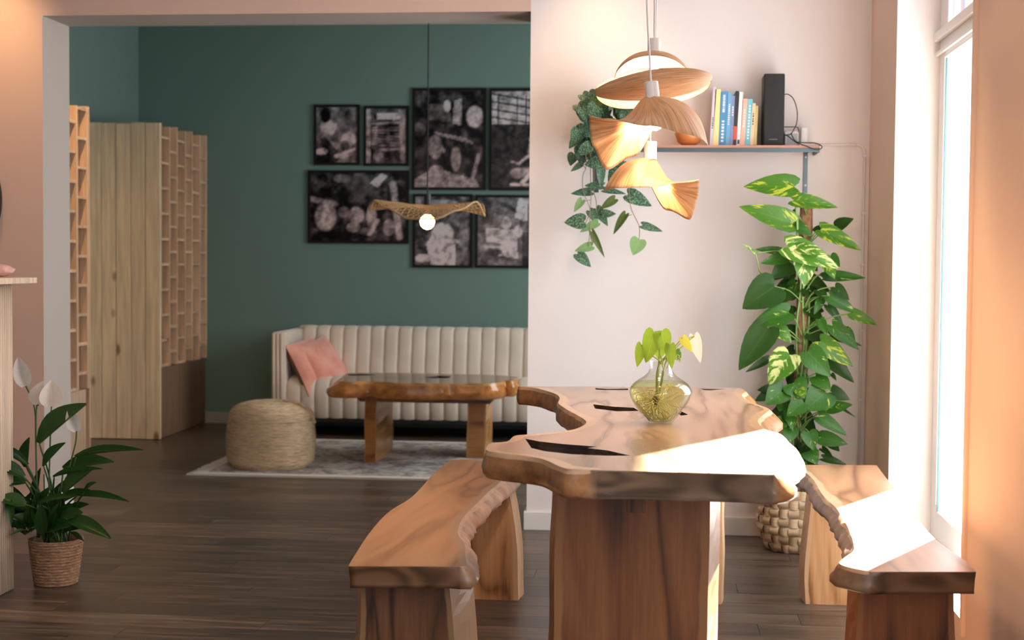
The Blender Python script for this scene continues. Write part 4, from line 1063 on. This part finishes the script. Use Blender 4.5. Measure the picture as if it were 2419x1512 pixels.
def leaf(parent, kind, mat, base, tip, wpx_m, face=(0, -1, .25), name='leaf', droop=0):
    """wpx_m = real width in metres; face = direction the upper side looks"""
    key = (kind, mat)
    if key not in LM:
        args = dict(heart=(HEARTW, .17, .16, .16), heartflat=(HEARTW, .20, .06, .05), lance=(LANCEW, .03, .22, .22), cup=(CUPW, .02, .40, .05))[kind]
        me = heart_mesh(kind + '_leaf', *args[2:]) if kind.startswith('heart') else leaf_mesh(kind + '_leaf', *args); me.materials.append(M[mat]); LM[key] = me
    o = bpy.data.objects.new(name, LM[key]); COL.objects.link(o); o.parent = parent
    b, tp_ = Vector(base), Vector(tip); y = tp_ - b; L = max(y.length, .004); y.normalize()
    z = Vector(face); z = z - y * z.dot(y)
    z = z.normalized() if z.length > .05 else y.orthogonal().normalized()
    x = y.cross(z); o0 = wloc(parent)
    W = wpx_m
    m4 = Matrix((x * W, y * L, z * (W + L) * .5)).transposed().to_4x4(); m4.translation = b - o0
    o.matrix_local = m4; return o
def px2m(Y): return Y / F
rr = random.Random(11)
# --- tall pothos on a moss pole in a woven basket
PY = 6.24
bc = Vector((.600, 6.27, 0))
bk = thing('woven_basket', bc, 'woven birch-strip basket on the floor holding the tall climbing plant', 'basket')
bh = .272
def brad(z): return .118 + .045 * min(1, (z / .09)) ** .8 + .006 * z
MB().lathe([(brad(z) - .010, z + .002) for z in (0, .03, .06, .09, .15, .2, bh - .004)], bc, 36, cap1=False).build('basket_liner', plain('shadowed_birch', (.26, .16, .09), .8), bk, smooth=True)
sw = NT('birch_strip'); sg = sw.noise(sw.coord('Object', (1, 1, 6), rnd=5), 30, 3); swc = sw.ramp(sg, [(.3, (.52, .35, .19)), (.7, (.70, .52, .32))])
M['strip'] = sw.set(sw.mix(1.0, swc, sw.ramp(sw.rnd(), [(0, .72), (1, 1.15)]), 'MULTIPLY'), .45)
NC, NR = 24, 7
for r_ in range(NR):
    z0, z1 = bh * r_ / NR, bh * (r_ + 1) / NR
    for c_ in range(NC):
        a0, a1 = 2 * math.pi * c_ / NC, 2 * math.pi * (c_ + 1) / NC
        horiz = (r_ + c_) % 2 == 0; V = []
        n_ = 5
        for i in range(n_ + 1):
            for j in range(n_ + 1):
                u, v = i / n_, j / n_; bul = math.sin(math.pi * (u if horiz else v)) ; zz = z0 + (z1 - z0) * v; a = a0 + (a1 - a0) * u
                rd = brad(zz) - .004 + .0085 * bul; V.append((bc.x + rd * math.cos(a), bc.y + rd * math.sin(a), zz + .001))
        Fc = [(i * (n_ + 1) + j, (i + 1) * (n_ + 1) + j, (i + 1) * (n_ + 1) + j + 1, i * (n_ + 1) + j + 1) for i in range(n_) for j in range(n_)]
        obj('woven_strip', V, Fc, M['strip'], bk, smooth=True)
po = thing('climbing_pothos', (bc.x, bc.y, .2), 'tall climbing plant with variegated heart leaves on a brown moss pole', 'plant')
MB().lathe([(brad(.25) - .014, .215), (.02, .235)], bc, 24).build('soil', M['soil'], po)
mn = NT('coir_pole'); mf = mn.noise(mn.coord('Object', (1, 1, .35)), 60, 5, .7); mn.bump(mf, .9, .01)
M['coir'] = mn.set(mn.ramp(mf, [(.3, (.10, .045, .02)), (.5, (.26, .13, .065)), (.7, (.42, .25, .14))]), .95)
PT = at(1905, 487, Y=6.27)
poleline = [Vector((.605 + (PT.x - .605) * t, 6.27, .22 + (PT.z - .22) * t)) for t in [i / 24 for i in range(25)]]
MB().tube(poleline, [.028 + .003 * noise.noise(Vector((i * .7, 2, 1))) for i in range(25)], 14).build('moss_pole', M['coir'], po, smooth=True)
PL = []
def addl(s, ox, oy, rows):
    for (bx, by, tx, ty, w_, mt, *d) in rows: PL.append((ox + bx / s, oy + by / s, ox + tx / s, oy + ty / s, w_, mt, d[0] if d else 0))
addl(4.725, 1740, 380, [(640, 290, 92, 262, 54, 'lf_var', -.10), (605, 690, 46, 495, 50, 'lf_var', -.10), (640, 440, 1135, 500, 34, 'lf_var', -.12), (640, 700, 848, 830, 27, 'lf_mid', -.08),
    (950, 770, 1395, 978, 38, 'lf_var', -.08), (1118, 735, 1290, 640, 30, 'lf_dark', 0), (880, 790, 945, 715, 16, 'lf_dark', 0), (570, 960, 1150, 1170, 58, 'lf_cream', -.16), (690, 975, 1005, 1030, 26, 'lf_cream', -.17), (760, 1040, 770, 1392, 52, 'lf_cream', -.14),
    (500, 1015, 215, 975, 20, 'lf_mid', -.04), (540, 1080, 278, 1135, 28, 'lf_mid', -.08), (610, 1130, 385, 1300, 42, 'lf_dark', -.04), (212, 1030, 78, 925, 8, 'lf_cream', -.1), (1010, 1290, 1440, 1290, 26, 'lf_mid', -.03), (1000, 1130, 1100, 1305, 30, 'lf_var', -.12),
    (620, 560, 650, 700, 20, 'lf_dark', 0), (1050, 1060, 1150, 1170, 24, 'lf_mid', -.1), (980, 1240, 1120, 1340, 26, 'lf_dark', -.05)])
addl(4.725, 1740, 640, [(425, 175, 70, 400, 78, 'lf_dark', -.12), (575, 465, 165, 590, 48, 'lf_mid', -.10), (430, 620, 620, 790, 38, 'lf_var', -.06), (345, 645, 18, 1095, 64, 'lf_dark', -.12), (590, 940, 352, 1250, 64, 'lf_cream', -.14), (345, 985, 105, 1125, 18, 'lf_dark', -.04),
    (800, 905, 1045, 1172, 52, 'lf_mid', -.14), (880, 1180, 1050, 1312, 38, 'lf_mid', -.12), (950, 900, 1325, 1240, 40, 'lf_dark', -.03), (940, 790, 1300, 1062, 42, 'lf_var', -.08), (1070, 610, 1365, 870, 34, 'lf_mid', -.06), (1040, 280, 1340, 462, 32, 'lf_mid', -.08),
    (1280, 470, 1572, 597, 26, 'lf_var', -.09), (1020, 385, 1192, 592, 20, 'lf_dark', -.05), (1100, 180, 1257, 318, 26, 'lf_dark', -.08), (930, 545, 1005, 705, 22, 'lf_mid', -.1), (910, 210, 1010, 310, 24, 'lf_dark', -.04), (820, 680, 950, 800, 34, 'lf_dark', 0), (1050, 720, 1400, 830, 18, 'lf_dark', 0),
    (1200, 660, 1330, 780, 26, 'lf_mid', -.04), (830, 230, 900, 330, 22, 'lf_dark', 0), (1060, 1150, 1110, 1215, 10, 'lf_mid', 0), (950, 300, 870, 480, 20, 'lf_mid', -.03)])
addl(3.516, 1740, 900, [(390, 60, 245, 190, 52, 'lf_mid', -.12), (470, 20, 565, 130, 56, 'lf_mid', -.12), (550, 175, 420, 288, 40, 'lf_mid', -.14), (740, 95, 575, 235, 64, 'lf_mid', -.13), (790, 90, 940, 150, 30, 'lf_dark', -.04), (770, 225, 955, 195, 28, 'lf_mid', -.08),
    (690, 300, 920, 447, 30, 'lf_mid', -.10), (600, 425, 640, 570, 36, 'lf_mid', -.10), (700, 470, 920, 520, 34, 'lf_mid', -.09), (770, 500, 850, 578, 24, 'lf_dark', -.06), (400, 330, 290, 390, 30, 'lf_mid', -.10), (440, 395, 450, 500, 38, 'lf_mid', -.10), (600, 590, 670, 682, 36, 'lf_mid', -.09),
    (720, 640, 915, 690, 18, 'lf_dark', -.04), (710, 560, 800, 632, 14, 'lf_dark', -.02), (460, 660, 415, 795, 28, 'lf_var', -.08), (340, 790, 425, 860, 28, 'lf_mid', -.08), (400, 840, 300, 870, 24, 'lf_mid', -.06), (330, 60, 178, 72, 24, 'lf_dark', 0), (270, 110, 160, 160, 24, 'lf_dark', 0),
    (440, 250, 470, 400, 30, 'lf_mid', -.09), (620, 60, 690, 110, 30, 'lf_var', -.05), (520, 70, 560, 130, 24, 'lf_var', -.15), (800, 60, 935, 150, 18, 'lf_dark', -.02), (700, 210, 740, 300, 24, 'lf_mid', -.06), (380, 180, 360, 240, 30, 'lf_mid', -.07), (520, 640, 640, 700, 28, 'lf_mid', -.06),
    (860, 220, 990, 300, 6, 'lf_dark', 0), (560, 690, 700, 720, 26, 'lf_dark', -.05), (460, 800, 500, 870, 26, 'lf_mid', -.07), (400, 720, 330, 840, 24, 'lf_mid', -.06)])
pst = MB()
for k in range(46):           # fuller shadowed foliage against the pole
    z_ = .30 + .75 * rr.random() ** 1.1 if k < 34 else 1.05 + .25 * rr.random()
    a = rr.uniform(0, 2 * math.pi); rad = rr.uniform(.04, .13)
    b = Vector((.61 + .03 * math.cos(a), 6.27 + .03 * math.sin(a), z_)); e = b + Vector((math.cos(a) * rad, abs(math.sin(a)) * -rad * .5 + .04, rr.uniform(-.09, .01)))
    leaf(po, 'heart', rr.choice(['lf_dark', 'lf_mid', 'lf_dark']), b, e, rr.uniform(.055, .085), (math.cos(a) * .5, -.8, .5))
for (bx, by, tx, ty, w_, mt, dy) in PL:
    Y = PY + dy
    b = at(bx, by, Y=Y); e = at(tx, ty, Y=Y - .02 - rr.uniform(0, .03))
    Lp = math.hypot(tx - bx, ty - by)
    leaf(po, 'heart', mt, b, e, w_ * px2m(Y) * 1.12, (rr.uniform(-.25, .25), -1, .25 + rr.uniform(-.1, .2)))
    pz = max(.25, min(PT.z - .02, b.z - rr.uniform(.02, .12))); px_ = .605 + (PT.x - .605) * (pz - .22) / (PT.z - .22)
    q = Vector((px_, 6.245, pz))
    if (q - b).length < .30: pst.tube(smooth_curve([q, q.lerp(b, .5) + Vector((0, -.01, .02)), b], 4), .0028, 5)
for dx, ph in ((-.022, 0), (.018, 2), (.0, 4)):
    pst.tube([Vector((p.x + dx + .006 * math.sin(i * .8 + ph), 6.27 - .030, p.z)) for i, p in enumerate(poleline[:22])], .0045, 6)
pst.tube([at(1885, 600, Y=6.15), at(1883, 520, Y=6.15), at(1880, 480, Y=6.14), at(1878, 462, Y=6.14), at(1873, 446, Y=6.14)], [.005, .006, .005, .003, .0025], 6)
pst.tube(smooth_curve([at(1820, 650, Y=6.2), at(1797, 645, Y=6.16), at(1790, 620, Y=6.14), at(1784, 598, Y=6.14)], 5), .003, 6)
pst.build('vine_stem', M['stem'], po, smooth=True)

# --- trailing satin pothos on the shelf
SYv = 6.37
tr_ = thing('trailing_plant', (-.23, 6.43, SHZ), 'trailing plant with silvery spotted leaves hanging from the left end of the shelf', 'plant')
MB().lathe([(.050, .001), (.058, .02), (.068, .11), (.070, .115), (.062, .115), (.055, .10)], (-.23, 6.43, SHZ), 28).build('pot', plain('dark_pot', (.025, .024, .024), .5), tr_, smooth=True)
TL = [(280 + 60, 650, 203, 662, 34, 'lf_satin'), (490, 680, 385, 800, 36, 'lf_satin'), (335, 690, 335, 850, 20, 'lf_satin'), (350, 835, 205, 830, 20, 'lf_satin'), (258, 885, 93, 893, 20, 'lf_satin'), (360, 870, 535, 895, 15, 'lf_satin'),
      (445, 940, 330, 1018, 20, 'lf_olive'), (185, 950, 118, 1042, 18, 'lf_satin2'), (550, 905, 738, 992, 34, 'lf_satin'), (200, 1120, 43, 1120, 36, 'lf_satin'), (245, 1035, 312, 1135, 20, 'lf_satin'), (300, 1020, 392, 1152, 24, 'lf_satin'), (345, 1060, 452, 1055, 20, 'lf_satin'),
      (305, 1130, 165, 1200, 20, 'lf_satin2'), (530, 1063, 428, 1217, 19, 'lf_olive'), (665, 1150, 826, 1195, 18, 'lf_satin'), (638, 1265, 590, 1385, 36, 'lf_satin2'), (265, 1205, 362, 1405, 14, 'lf_olive'), (262, 1315, 125, 1350, 22, 'lf_satin2'), (150, 1378, 256, 1478, 26, 'lf_satin'),
      (180, 662, 95, 720, 14, 'lf_satin'), (230, 590, 350, 600, 26, 'lf_satin'), (250, 520, 140, 590, 28, 'lf_satin'), (520, 640, 460, 690, 24, 'lf_satin'), (300, 560, 400, 610, 20, 'lf_satin')]
for (bx, by, tx, ty, w_, mt) in TL:
    f_ = lambda x, y, Y: at(1320 + x / 3.36, 190 + y / 3.36, Y=Y)
    Y = SYv - .07 + rr.uniform(-.03, .03)
    leaf(tr_, 'heart', mt, f_(bx, by, Y), f_(tx, ty, Y - .01), w_ * px2m(Y) * 1.1, (rr.uniform(-.3, .3), -1, .3))
for k in range(90):
    px, py = rr.uniform(1352, 1505), rr.uniform(214, 375)
    if px > 1440 and py > 345: continue
    if py < 240 and px < 1365: continue
    edge = px < 1380; Y = SYv - .03 + rr.uniform(-.07, .07)
    a = rr.uniform(-.9, .9); L_ = rr.uniform(24, 40)
    leaf(tr_, 'heart', 'lf_satin' if rr.random() < .85 else 'lf_olive', at(px, py - 10, Y=Y), at(px + L_ * math.sin(a) * (-1 if edge else 1), py - 10 + L_ * math.cos(a), Y=Y - .02), rr.uniform(26, 36) * px2m(Y), (rr.uniform(-.5, .4), -1, rr.uniform(0, .8)))
ts = MB(); f_ = lambda p, Y=6.30: at(1320 + p[0] / 3.36, 190 + p[1] / 3.36, Y=Y)
for line in ([(215, 560), (215, 690), (190, 760), (195, 880), (245, 1010), (235, 1080), (205, 1150)], [(250, 560), (270, 700), (275, 870), (295, 950), (300, 1040)], [(245, 500), (255, 880), (250, 1030), (245, 1200), (235, 1320)], [(262, 1200), (255, 1260), (300, 1300)],
             [(530, 640), (545, 760), (560, 900), (575, 1020), (635, 1150), (640, 1230), (630, 1290)], [(580, 1065), (535, 1080)], [(635, 1160), (670, 1165)], [(180, 660), (215, 700)], [(250, 950), (185, 960)]):
    ts.tube(smooth_curve([f_(p) for p in line], 4) if len(line) > 2 else [f_(p) for p in line], .0018, 5)
ts.build('vine_stem', M['stemb'], tr_, smooth=True)

# --- peace lily, left foreground
LY = 5.20
pc0 = Vector((at(105, 1392, Z=0).x, LY, 0))
lp_ = thing('flower_pot', pc0, 'small seagrass-wrapped pot on the floor by the fluted counter', 'pot')
gn = NT('seagrass'); gf = gn.noise(gn.coord('Object', (1, 1, 3.5)), 45, 4, .7); gn.bump(gf, 1.0, .012)
M['grass'] = gn.set(gn.ramp(gf, [(.3, (.20, .10, .05)), (.5, (.42, .24, .13)), (.7, (.62, .40, .24))]), .85)
hp = .170; m = MB(); prof = [(.078, .001)]
for i in range(61):
    t = i / 60; prof.append((.078 + .022 * t ** .8 + .0022 * math.sin(i * math.pi / 2 + .7), .003 + (hp - .003) * t))
prof += [(.094, hp + .002), (.090, hp - .02), (.087, hp - .03)]
m.lathe(prof, pc0, 72, fr=lambda a, z: 1 + .012 * math.sin(a * 26 + z * 160) + .01 * noise.noise(Vector((math.cos(a) * 3, math.sin(a) * 3, z * 20))), cap1=False)
m.build('seagrass_wrap', M['grass'], lp_, smooth=True)
lily = thing('peace_lily', (pc0.x, pc0.y, hp - .03), 'peace lily with arching dark leaves and white blooms in the seagrass pot', 'plant')
MB().lathe([(.086, hp - .035), (.02, hp - .028)], pc0, 24).build('soil', M['soil'], lily)
LL = [(93, 1048, 184, 947, 50, -.05), (180, 1080, 328, 1050, 15, -.1), (150, 1108, 258, 1080, 30, .05), (128, 1127, 232, 1098, 11, -.12), (150, 1165, 207, 1103, 34, -.08), (62, 1103, 60, 1038, 26, .0), (104, 1103, 142, 1044, 26, -.06),
      (64, 1098, -8, 1044, 18, -.05), (56, 1126, -22, 1082, 26, -.12), (60, 1140, -18, 1136, 28, -.1), (60, 1192, -4, 1172, 30, -.16), (22, 1180, 25, 1238, 16, -.18), (56, 1245, 5, 1246, 5, -.1), (60, 1252, 24, 1260, 8, -.15), (182, 1172, 298, 1174, 15, -.08),
      (158, 1226, 258, 1262, 28, -.14), (198, 1164, 220, 1136, 14, -.1), (168, 1258, 196, 1274, 9, -.14), (92, 1192, 172, 1165, 14, -.15), (130, 1200, 200, 1150, 26, -.02), (60, 1210, 30, 1150, 20, .06), (90, 1200, 85, 1110, 22, .05), (120, 1210, 150, 1130, 22, .07),
      (140, 1235, 185, 1205, 34, -.10), (80, 1240, 35, 1215, 26, -.10), (110, 1255, 160, 1235, 30, -.13), (75, 1255, 60, 1200, 24, -.12), (100, 1262, 95, 1195, 22, -.13), (125, 1260, 128, 1190, 24, -.12), (150, 1262, 205, 1225, 22, -.1), (60, 1262, 25, 1225, 16, -.1)]
for k in range(40):
    bx_ = 105 + rr.uniform(-45, 50); by_ = rr.uniform(1205, 1262); a_ = rr.uniform(-1.2, 1.2); l_ = rr.uniform(45, 75)
    LL.append((bx_, by_, bx_ + l_ * math.sin(a_), by_ - l_ * math.cos(a_) * .8, rr.uniform(18, 28), rr.uniform(-.08, .08)))
ls = MB()
for (bx, by, tx, ty, w_, dy) in LL:
    Y = LY + dy; b = at(bx, by, Y=Y); e = at(tx, ty, Y=Y - .05)
    leaf(lily, 'lance', 'lf_lily', b, e, w_ * px2m(Y) * 1.5, (rr.uniform(-.3, .3), -.7, .8))
    s0 = Vector((pc0.x + rr.uniform(-.04, .04), pc0.y + rr.uniform(-.04, .04), hp - .02))
    ls.tube(smooth_curve([s0, s0.lerp(b, .5) + Vector((0, 0, .04)), b], 4), [.0035] * 8 + [.0025], 5)
for (sx_, sy_) in ((88, 1150), (104, 1120), (118, 1130), (140, 1150), (150, 1170), (72, 1150), (165, 1130)):
    s0 = Vector((pc0.x + rr.uniform(-.04, .04), pc0.y + rr.uniform(-.03, .03), hp - .02)); ls.tube([s0, at(sx_, sy_, Y=LY)], .0026, 5)
FL = [((61, 912), (42, 843), 30, [(82, 965), (85, 1060), (92, 1270)]), ((92, 957), (102, 900), 32, [(85, 990), (88, 1270)]), ((122, 960), (122, 898), 40, [(120, 1000), (112, 1270)]), ((181, 1018), (162, 964), 25, [(178, 1050), (165, 1100), (125, 1270)])]
for i, (b, t, w_, st) in enumerate(FL):
    Y = LY - .02 * i
    leaf(lily, 'cup', 'spathe', at(*b, Y=Y), at(*t, Y=Y), w_ * px2m(Y) * 1.35, (.35 if i != 1 else -.4, -1, .1), name='spathe')
    ls.tube(smooth_curve([at(*b, Y=Y)] + [at(*q, Y=Y) for q in st], 5), .003, 6)
ls.build('stalks', M['stemd'], lily, smooth=True)

# --- glass vase with a water-rooted cutting on the dining table
VC = Vector((at(1559, 992, Z=TZ).x, 4.30, TZ + .0005))
gm = NT('clear_glass'); M['glass'] = gm.m
wm = NT('greenish_water'); M['water'] = wm.m
for q_, tcol, blend, f0 in ((gm, (.97, .98, .97), .5, .04), (wm, (.93, .92, .66), .5, .01)):
    tb = q_.n.new('ShaderNodeBsdfTransparent'); tb.inputs[0].default_value = (*tcol, 1); gb = q_.n.new('ShaderNodeBsdfGlossy'); gb.inputs['Roughness'].default_value = .03
    lw = q_.n.new('ShaderNodeLayerWeight'); lw.inputs[0].default_value = blend; mb_ = q_.n.new('ShaderNodeMixShader')
    q_.t.links.new(q_.math('MULTIPLY_ADD', q_.math('POWER', lw.outputs['Facing'], 3.0), .45, f0), mb_.inputs[0])
    q_.t.links.new(tb.outputs[0], mb_.inputs[1]); q_.t.links.new(gb.outputs[0], mb_.inputs[2]); q_.t.links.new(mb_.outputs[0], q_.out.inputs[0])
va = thing('glass_vase', VC, 'round clear glass vase of greenish water on the dining table', 'vase')
outp = [(.004, .0005), (.034, .0), (.040, .004), (.062, .03), (.083, .062), (.0935, .088), (.093, .098), (.084, .114), (.066, .128), (.048, .140), (.037, .152), (.033, .165), (.035, .178), (.039, .184)]
outp = [(v.x, v.y) for v in smooth_curve([(a, b, 0) for a, b in outp], 4)]
inn = [(max(.002, r - .0028), z + (.004 if r < .06 and z < .03 else 0)) for r, z in outp][::-1]
MB().lathe(outp + inn, VC, 56).build('glass_body', M['glass'], va, smooth=True)
wp = [(r - .0032, z + (.0045 if r < .06 and z < .03 else 0)) for r, z in outp if z < .122 and r > .01]
wt = thing('water_fill', VC, None, None) if False else None
MB().lathe([(.003, wp[0][1])] + wp + [(.003, wp[-1][1])], VC, 56).build('water', M['water'], va, smooth=True)
cu = thing('plant_cutting', (VC.x, VC.y, TZ + .06), 'lime green heart-leaved cutting rooting in the glass vase', 'plant')
cs = MB()
CL = [((1546, 786), (1525, 858), 42, 'lf_lime', -.02), ((1562, 785), (1576, 836), 38, 'lf_lime', -.03), ((1516, 815), (1505, 868), 24, 'lf_lime', -.01), ((1583, 816), (1587, 872), 24, 'lf_lime', -.03), ((1596, 829), (1606, 856), 20, 'lf_cream', .0),
      ((1612, 798), (1636, 832), 19, 'lf_yell', -.02), ((1640, 794), (1655, 858), 26, 'lf_pale', .01), ((1560, 820), (1556, 850), 26, 'lf_lime', .02)]
for (b, t, w_, mt, dy) in CL:
    Y = 4.29 + dy; leaf(cu, 'heartflat', mt, at(*b, Y=Y), at(*t, Y=Y), w_ * px2m(Y) * 1.12, (rr.uniform(-.15, .15), -1, .15))
    s0 = Vector((VC.x + rr.uniform(-.012, .004), VC.y, TZ + .075)); nk = Vector((VC.x + rr.uniform(-.012, .012), VC.y + rr.uniform(-.01, .01), TZ + .165))
    cs.tube(smooth_curve([s0, nk, nk.lerp(at(*b, Y=Y), .6), at(*b, Y=Y)], 5), .0021, 6)
cs.tube(smooth_curve([at(1575, 870, Y=4.29), at(1593, 828, Y=4.29), at(1612, 808, Y=4.28), at(1640, 793, Y=4.30)], 5), .0013, 6)
cs.build('cutting_stem', plain('lime_stem', (.36, .45, .09), .5), cu, smooth=True)
rt2 = MB()
for k in range(85):
    p = Vector((VC.x - .012, VC.y, TZ + .062)); pts = [p.copy()]; d = Vector((rr.uniform(-1, 1), rr.uniform(-1, 1), rr.uniform(-.6, .7))).normalized()
    for q in range(9):
        d = (d + Vector((rr.uniform(-.7, .7), rr.uniform(-.7, .7), rr.uniform(-.6, .35)))).normalized(); p = p + d * .014
        z_ = max(TZ + .008, min(TZ + .108, p.z)); lim = np.interp(z_ - TZ, [0, .03, .062, .09, .11], [.028, .054, .075, .085, .078])
        o_ = Vector((p.x - VC.x, p.y - VC.y)); 
        if o_.length > lim: o_ = o_.normalized() * lim
        p = Vector((VC.x + o_.x, VC.y + o_.y, z_)); pts.append(p.copy())
    rt2.tube(smooth_curve(pts, 2), .0011 if k > 12 else .0018, 4, cap=False)
ro = rt2.build('roots', plain('pale_roots', (.74, .68, .36), .7), cu, smooth=True); ro['kind'] = 'stuff'
MB().lathe([(.004, -.012), (.011, -.004), (.012, .006), (.005, .014)], (VC.x - .014, VC.y - .005, TZ + .066), 12).build('root_node', plain('brown_node', (.12, .075, .035), .8), cu, smooth=True)
